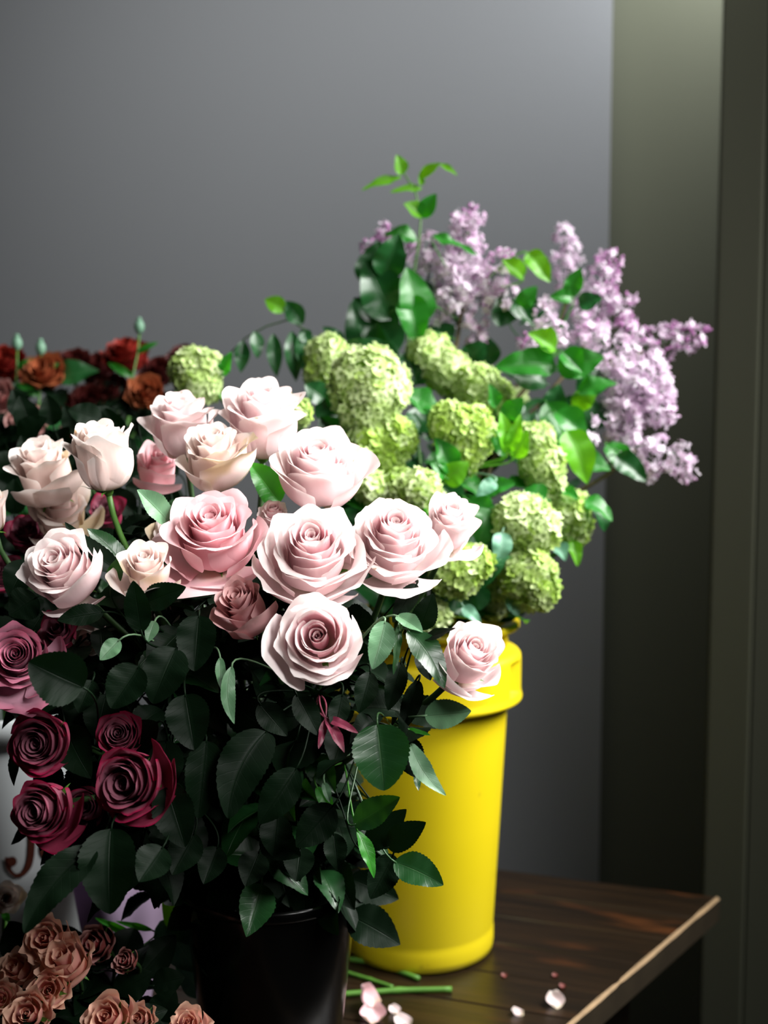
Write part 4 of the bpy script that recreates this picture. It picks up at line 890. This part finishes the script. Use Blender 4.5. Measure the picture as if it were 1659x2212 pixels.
# filling foliage deep inside the green bunch
for root, c1 in VSTEMS:
    for k in range(3):
        q = c1[rngS.integers(2, 12)]; a = rngS.uniform(0, 2*pi); d = nrm([cos(a), sin(a)*0.6+0.2, rngS.uniform(-0.2, 0.6)]); l = rngS.uniform(0.05, 0.075)
        mb = MB(); leaf_geo(mb, q, q+d*l, l*0.36, np.array([0, -0.5, 0.8])+rngS.normal(size=3)*0.3, rngS, fold=0.3, serr=0, shape=(0.7, 0.75), wavy=0.05); mb.build('leaf', M['leafdeep'], root)

# young shoot rising above the lilac
rng = np.random.default_rng(5); mth, ft = ymouth(rng, 0.05)
root = thing('leafy_shoot', ft, 'tall bright green shoot rising highest against the grey wall', 'branch')
D = 1.62
path = [P(880, 720, D), P(892, 600, D), P(905, 520, D), P(910, 460, D), P(895, 410, D), P(868, 368, D)]
mb = MB(); pth = np.concatenate([np.array(path[::-1])[:-1], bez(path[0], path[0]+np.array([0, 0, -0.05]), mth+np.array([0, 0, 0.1]), mth, 8), [ft]]); tube(mb, pth, np.linspace(0.0011, 0.0032, len(pth)), 6); mb.build('stem', M['stem'], root)
for (bx, by, tx, ty, hw, tl, mt) in ((868, 378, 856, 334, 17, (0.3, 0.3), 'leaflime'), (868, 384, 780, 412, 12, (0.2, 0.7), 'leaflime'), (905, 388, 952, 352, 13, (0.4, 0.6), 'leaflime'), (948, 354, 988, 380, 8, (0.2, 0.6), 'leaflime'), (912, 408, 842, 416, 11, (0.1, 0.6), 'leaflime'), (912, 400, 905, 380, 8, (0, .3), 'leaflime'),
                               (912, 468, 872, 440, 21, (0.3, 0.4), 'leaflime'), (908, 470, 942, 418, 19, (0.3, 0.3), 'leafgreen')):
    mb = MB(); leaf_geo(mb, P(bx, by, D), P(tx, ty, D-0.01), hw*D/FPX, VW+np.array([tl[0], 0, tl[1]]), rng, serr=0, shape=(0.75, 0.8), fold=0.3, bend=0.05); mb.build('leaf', M[mt], root)

# arching sprig of hanging leaflets at the left of the green bunch
rng = np.random.default_rng(6); mth, ft = ymouth(rng, 0.05)
root = thing('leafy_sprig', ft, 'arching sprig of narrow hanging leaflets left of the snowball heads', 'branch')
D = 1.60
arc = [P(x, y, D) for x, y in ((490, 770), (530, 730), (575, 705), (625, 690), (670, 720), (720, 800), (770, 900))]
mb = MB(); pth = np.concatenate([arc, bez(arc[-1], arc[-1]+np.array([0.03, 0, -0.06]), mth+np.array([-0.03, 0, 0.08]), mth, 8)[1:], [ft]]); tube(mb, pth, np.linspace(0.0008, 0.003, len(pth)), 6); mb.build('stem', M['stemdark'], root)
for (bx, by, tx, ty, hw, mt) in ((492, 765, 482, 810, 13, 'leafgreen'), (525, 735, 520, 805, 17, 'leafdeep'), (550, 715, 556, 775, 17, 'leafdeep'), (590, 720, 598, 815, 17, 'leafdeep'), (630, 715, 640, 825, 20, 'leafdeep'), (655, 700, 618, 650, 22, 'leafdeep'), (648, 715, 672, 740, 16, 'leafdeep'),
                             (618, 672, 572, 646, 20, 'leaflime'), (505, 755, 540, 770, 12, 'leafdeep'), (660, 715, 655, 800, 22, 'leafdeep')):
    mb = MB(); leaf_geo(mb, P(bx, by, D), P(tx, ty, D), hw*D/FPX, VW+rng.normal(size=3)*0.25, rng, serr=0, shape=(0.85, 0.9), fold=0.25, bend=0.05); mb.build('leaf', M[mt], root)

# ------------------------------------------------------------------ dark red flowers, back left, standing in the white bucket
DR = 'dark red and brown flowers at the back left'
WM = WB+np.array([0, 0, 0.33])
RED = [
 ('bright brick red flower cut off at the left border', 12, 792, 96, 1.78, 'red', 40), ('brown orange flower with a red heart, second from the left border', 96, 808, 92, 1.74, 'brown', 35),
 ('red orange flower highest in the dark group', 275, 772, 100, 1.78, 'red', 62), ('orange brown flower just left of the topmost pink roses', 315, 850, 82, 1.66, 'brown', 25),
 ('dusky pink brown flower lowest in the dark group', 58, 915, 82, 1.62, 'dusky', 15), ('dusky brown flower at the left border under the brick red one', 0, 860, 78, 1.66, 'dusky', 20),
 ('maroon flower right of the brown orange flower with red heart', 160, 790, 80, 1.84, 'maroon', 45), ('near black maroon flower left of the highest red orange one', 212, 800, 80, 1.86, 'maroon', 45),
 ('near black maroon flower behind the lone snowball head', 400, 775, 70, 1.84, 'maroon', 50), ('dark maroon flower below the highest red orange one', 240, 850, 84, 1.80, 'maroon', 30),
 ('dark maroon flower between the highest red orange one and the lone snowball', 342, 806, 76, 1.82, 'maroon', 40), ('dark reddish flower low above the closed rosebud', 172, 930, 76, 1.62, 'maroon', 10),
 ('maroon flower in deep shade left of the orange brown one', 190, 870, 80, 1.78, 'maroon', 30), ('maroon flower in deep shade right of the dusky pink brown one', 130, 880, 70, 1.76, 'maroon', 20),
]
for i, (lab, px, py, dia, dep, mat, el) in enumerate(RED):
    rng = np.random.default_rng(800+i); a = rng.uniform(0, 2*pi); r = 0.08*rng.uniform(0.2, 1)
    mth = WM+np.array([r*cos(a)+0.02, r*sin(a), 0]); ft = WB+np.array([0.6*r*cos(a+2), 0.6*r*sin(a+2), 0.012])
    root, c1, rng = flower('ranunculus', lab, 'flower', DR, px, py, dia, dep, rng.uniform(-15, 25), el, mat, 850+i, 'ruffle', mth, ft, 0.0028, n=24, outer=4, ruf=0.045, kmax=80, topshape=2.6, nu=11, nv=12, stem_mat='stem', cz=0.5, grow=1.25)
    for k in range(14):
        q = c1[int(rng.uniform(0.05, 0.95)*17)]; a = rng.uniform(0, 2*pi); l = rng.uniform(0.05, 0.09); d = nrm([cos(a), sin(a), rng.uniform(-0.5, 0.6)])
        mb = MB(); leaf_geo(mb, q, q+d*l, l*0.26, np.array([0, -0.5, 0.8])+rng.normal(size=3)*0.3, rng, serr=0, shape=(0.9, 0.9), wavy=0.06); mb.build('leaf', M['leafdark' if k else 'leafdeep'], root)
rngD = np.random.default_rng(91)
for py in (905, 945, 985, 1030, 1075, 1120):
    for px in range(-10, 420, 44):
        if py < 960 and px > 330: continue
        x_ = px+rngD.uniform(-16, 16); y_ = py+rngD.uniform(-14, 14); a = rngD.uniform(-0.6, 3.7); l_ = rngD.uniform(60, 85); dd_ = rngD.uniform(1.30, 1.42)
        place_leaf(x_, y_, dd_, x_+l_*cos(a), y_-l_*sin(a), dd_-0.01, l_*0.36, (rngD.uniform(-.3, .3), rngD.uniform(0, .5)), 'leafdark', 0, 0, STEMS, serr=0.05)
BUD = [('small green bud nearest the left border, against the grey wall', 37, 742, 1.74), ('second small green bud, against the grey wall', 88, 752, 1.74), ('tallest small green bud rising over the red orange flower', 301, 706, 1.74)]
for i, (lab, px, py, dep) in enumerate(BUD):
    rng = np.random.default_rng(900+i); mth = WM+np.array([0.04*(i-1), 0.03, 0]); ft = WB+np.array([0.03*(i-1), 0.02, 0.012])
    root = thing('flower_bud', ft, lab, 'flower bud', 'small green buds over the dark red flowers')
    c = P(px, py, dep); mb = MB(); ellipsoid(mb, c, (0.0075, 0.0075, 0.0105)); ellipsoid(mb, c+np.array([0, 0, 0.011]), (0.004, 0.004, 0.003)); mb.build('bud', M['leafteal'], root)
    c1 = bez(c+np.array([0, 0, -0.009]), c+np.array([0, 0, -0.1]), mth+np.array([0, 0, 0.15]), mth, 12)
    mb = MB(); tube(mb, np.concatenate([c1, [ft]]), 0.0015, 5); mb.build('stem', M['stem'], root)
    mb = MB(); leaf_geo(mb, c1[1], c1[1]+np.array([0.03, 0, 0.015]), 0.005, VW, rng, serr=0); leaf_geo(mb, c1[2], c1[2]+np.array([-0.035, 0, 0.02]), 0.006, VW, rng, serr=0); mb.build('leaf', M['leafgreen'], root)

# ------------------------------------------------------------------ peach spray flowers, bottom left, in a low dark pot
PB = np.array([*P(140, 2180, 1.13)[:2], TZ]); PB[1] += 0.02
pot = thing('low_pot', PB, 'low dark pot under the peach flowers at the bottom left', 'pot')
mb = MB(); lathe(mb, PB, [(0, 0), (0.075, 0), (0.08, 0.004), (0.098, 0.088), (0.098, 0.092), (0.094, 0.092), (0.076, 0.01), (0, 0.008)]); mb.build('body', M['black'], pot)
PG = 'peach pink spray flowers at the bottom left'
PE = [
 ('peach flower with upright salmon petals, highest on the left of the spray', 100, 2028, 84, 1.06, 'peach', 30, 1.1), ('largest peach pink bloom, side on with a curled tan petal on its right', 142, 2078, 96, 1.05, 'peach', 48, 1.3),
 ('frilled peach pink bloom right under the largest one', 105, 2140, 78, 1.03, 'peach', 30, 0.9), ('rosy hearted open peach bloom at the bottom border left', 62, 2192, 92, 1.01, 'peach', 35, 0.9),
 ('shaded peach bloom at the left above the rosy hearted one', 40, 2095, 76, 1.07, 'peach', 40, 1.2), ('peach bloom with crinkled pink centre at the bottom border, second from left', 235, 2200, 92, 1.02, 'peach', 40, 1.0),
 ('half shaded frilled bloom at the bottom right of the spray', 300, 2205, 66, 1.04, 'peach', 40, 1.0), ('rounded peach bloom against the black bucket at the bottom border', 405, 2215, 72, 1.04, 'peach', 50, 1.0),
 ('dark shaded bloom in the middle back of the spray', 205, 2040, 74, 1.10, 'dusky', 30, 1.0), ('small dim pale bloom beside the grey green leaves', 272, 2075, 46, 1.08, 'dusky', 30, 1.0), ('peach pink bloom cut off at the lower left border', 0, 2160, 70, 1.04, 'peach', 35, 1.0),
]
for i, (lab, px, py, dia, dep, mat, el, Hh) in enumerate(PE):
    rng = np.random.default_rng(1000+i); a = rng.uniform(0, 2*pi); r = 0.06*rng.uniform(0.2, 1)
    mth = PB+np.array([r*cos(a), r*sin(a), 0.085]); ft = PB+np.array([0.8*r*cos(a), 0.8*r*sin(a), 0.012])
    root, c1, rng = flower('spray_rose', lab, 'flower', PG, px, py, dia, dep, rng.uniform(-25, 25), el, mat, 1050+i, 'ruffle', mth, ft, 0.002, n=12, outer=6, H=Hh*0.75, ruf=0.075, kmax=70, topshape=2.8, nu=13, nv=14, stem_mat='stemdark', cz=0.5, grow=1.5)
    for k in range(4):
        q = c1[int(rng.uniform(0.1, 0.8)*17)]; a = rng.uniform(0, 2*pi); l = rng.uniform(0.03, 0.045); d = nrm([cos(a), sin(a), rng.uniform(-0.2, 0.5)])
        mb = MB(); leaf_geo(mb, q, q+d*l, l*0.3, np.array([0, -0.3, 0.9])+rng.normal(size=3)*0.3, rng, teeth=9); mb.build('leaf', M['leafdark'], root)
for a_l in ((200, 2100, 1.16, 120, 2000, 1.20, 40, (0, .2), 'leafdark', 0, 0), (230, 2090, 1.16, 200, 2000, 1.20, 44, (0, .2), 'leafdark', 0, 0), (250, 2100, 1.16, 290, 2005, 1.20, 44, (0, .2), 'leafdark', 0, 0), (300, 2110, 1.14, 380, 2020, 1.16, 36, (0, .2), 'leafdark', 0, 0),
            (330, 2130, 1.12, 400, 2110, 1.12, 30, (0, .4), 'leafdark', 0, 0), (250, 2150, 1.12, 330, 2100, 1.12, 36, (0, .3), 'leafdark', 0, 0), (200, 2180, 1.10, 180, 2110, 1.10, 34, (0, .3), 'leafdark', 0, 0), (340, 2200, 1.10, 380, 2140, 1.10, 34, (0, .3), 'leafdark', 0, 0), (60, 2080, 1.16, 20, 1990, 1.18, 40, (0, .3), 'leafdark', 0, 0),
            (300, 2030, 1.2, 205, 1982, 1.22, 9, (0.1, .6), 'leafbright', 0, 0), (330, 2010, 1.2, 250, 1990, 1.22, 7, (0.1, .6), 'leafbright', 0, 0), (20, 1990, 1.2, 5, 1965, 1.22, 8, (0.1, .6), 'leafbright', 0, 0)):
    place_leaf(*a_l, STEMS[-len(PE):], serr=0.04)
# grey green leaves, paper
rng = np.random.default_rng(61)
b0 = np.array([*onz(430, 2190, TZ)[:2], TZ+0.002])
root = thing('leaf_sprig', b0, 'pale grey green leaves lit beside the left side of the black bucket', 'leaves')
Dp = 1.22
st = [P(425, 2120, Dp), P(405, 2060, Dp), P(385, 1990, Dp)]
mb = MB(); tube(mb, np.array([b0, *st]), 0.0022, 6); mb.build('stem', M['stem'], root)
for (bx, by, tx, ty, hw, tl, mt) in ((400, 2000, 352, 1938, 30, (0.2, 0.2), 'leaflime'), (345, 1990, 425, 2100, 40, (0.3, 0.3), 'leafteal'), (362, 1982, 430, 2040, 30, (0.3, 0.4), 'leafteal'), (440, 2150, 380, 2080, 26, (0.2, 0.3), 'leafteal')):
    mb = MB(); leaf_geo(mb, P(bx, by, Dp), P(tx, ty, Dp-0.02), hw*Dp/FPX, VW+np.array([tl[0], 0, tl[1]]), rng, serr=0, shape=(0.8, 0.7), fold=0.2, bend=0.08, wavy=0.05); mb.build('leaf', M[mt], root)
pc = np.array([*P(262, 2100, 1.42)[:2], TZ])
root = thing('paper_sleeve', pc, 'pale lilac paper sleeve behind the dark hanging leaves at the lower left', 'paper')
mb = MB()
def prf(a, r, z): return r*(1+0.06*np.sin(a*3+1)+0.03*np.sin(a*7))
lathe(mb, pc, [(0.030, 0.0), (0.038, 0.05), (0.050, 0.12), (0.060, 0.185), (0.058, 0.186), (0.046, 0.12), (0.034, 0.05), (0.028, 0.001)], 64, 0, prf); mb.build('sheet', M['paper'], root)
# pale flower lying at the left under the lettering
rng = np.random.default_rng(71); ft = np.array([*P(10, 2150, 1.25)[:2], TZ+0.002])
flower('rose', 'greyish white rose under the brown lettering at the left border', 'rose', None, 14, 1940, 66, 1.20, 20, 20, 'cream', 1201, 'cup', ft+np.array([0, 0, 0.06]), ft, 0.0028, n=20, outer=5, stem_mat='stem')

# ------------------------------------------------------------------ cut stems and fallen petals on the table
CG = 'cut green stems on the table'
for lab, pts, r in (('cut stem with a bend, nearest the yellow bucket', [(742, 2070), (812, 2080), (905, 2114)], 0.0030), ('short thin cut stem between the two longer ones', [(742, 2098), (800, 2116), (848, 2132)], 0.0024),
                    ('longest straight cut stem, pointing right', [(735, 2148), (862, 2139), (976, 2137)], 0.0034)):
    q = np.array([onz(x, y, TZ+r+0.0006) for x, y in pts]); tt = np.linspace(0, 2, 15)
    pp = np.stack([np.interp(tt, [0, 1, 2], q[:, k]) for k in range(3)], -1)
    rad = np.full(15, r); rad[7] *= 1.25; rad[0] *= 1.05
    mb = MB(); tube(mb, pp, rad, 10); o = mb.build('cut_stem', M['sepal']); tag(o, lab, 'stem', CG)
FG = 'fallen petals on the table'
for i, (lab, px, py, rx, up) in enumerate((('pink petal standing on edge beside the black bucket', 788, 2176, 24, 0.9), ('pink petal lying just below the upright one', 806, 2200, 24, 0.25), ('tiny pale petal curl right of the two larger pink petals', 851, 2187, 12, 0.3),
        ('pale petal at the bottom border', 868, 2214, 18, 0.2), ('largest pale pink petal near the table edge', 1197, 2170, 18, 0.5), ('small white petal scrap left of the largest petal near the edge', 1116, 2193, 12, 0.3),
        ('tiny tan petal crumb behind, toward the yellow bucket', 1089, 2110, 6, 0.2), ('tiny greenish crumb furthest back on the boards', 1198, 2110, 6, 0.2), ('tiny tan crumb nearest the worn table edge', 1214, 2134, 7, 0.2))):
    rng = np.random.default_rng(1300+i); c = onz(px, py, TZ); dep = np.dot(c-CAM, AX); R = rx*dep/FPX*1.2
    u = np.linspace(-1, 1, 11)[None]; v = np.linspace(0, 1, 11)[:, None]
    x = u*R*np.sin(pi*(v*0.8+0.12))**0.6; y = (v-0.5)*2*R*(1-0.2*u*u); z = R*(0.5*u*u+0.35*(2*v-1)**2)+R*0.06*np.sin(6*u+4*v)
    a = rng.uniform(0, 6.3); tl = up*1.1
    V = np.stack([x, y, z+0*x], -1).reshape(-1, 3)
    V = np.stack([V[:, 0], V[:, 1]*cos(tl)-V[:, 2]*sin(tl), V[:, 1]*sin(tl)+V[:, 2]*cos(tl)], -1)
    V = np.stack([V[:, 0]*cos(a*0.2)-V[:, 1]*sin(a*0.2), V[:, 0]*sin(a*0.2)+V[:, 1]*cos(a*0.2), V[:, 2]], -1)
    V[:, 2] -= V[:, 2].min()-0.0004
    T = np.stack([(u+1)/2+0*v, v+0*u, np.full((11, 11), 0.9), np.full((11, 11), 0.5)], -1).reshape(-1, 4)
    mb = MB(); mb.add(V+c, grid_faces(11, 11), T); o = mb.build('fallen_petal', M[('rosy' if i < 2 else 'pink') if i < 6 else 'dusky']); tag(o, lab, 'petal', FG)
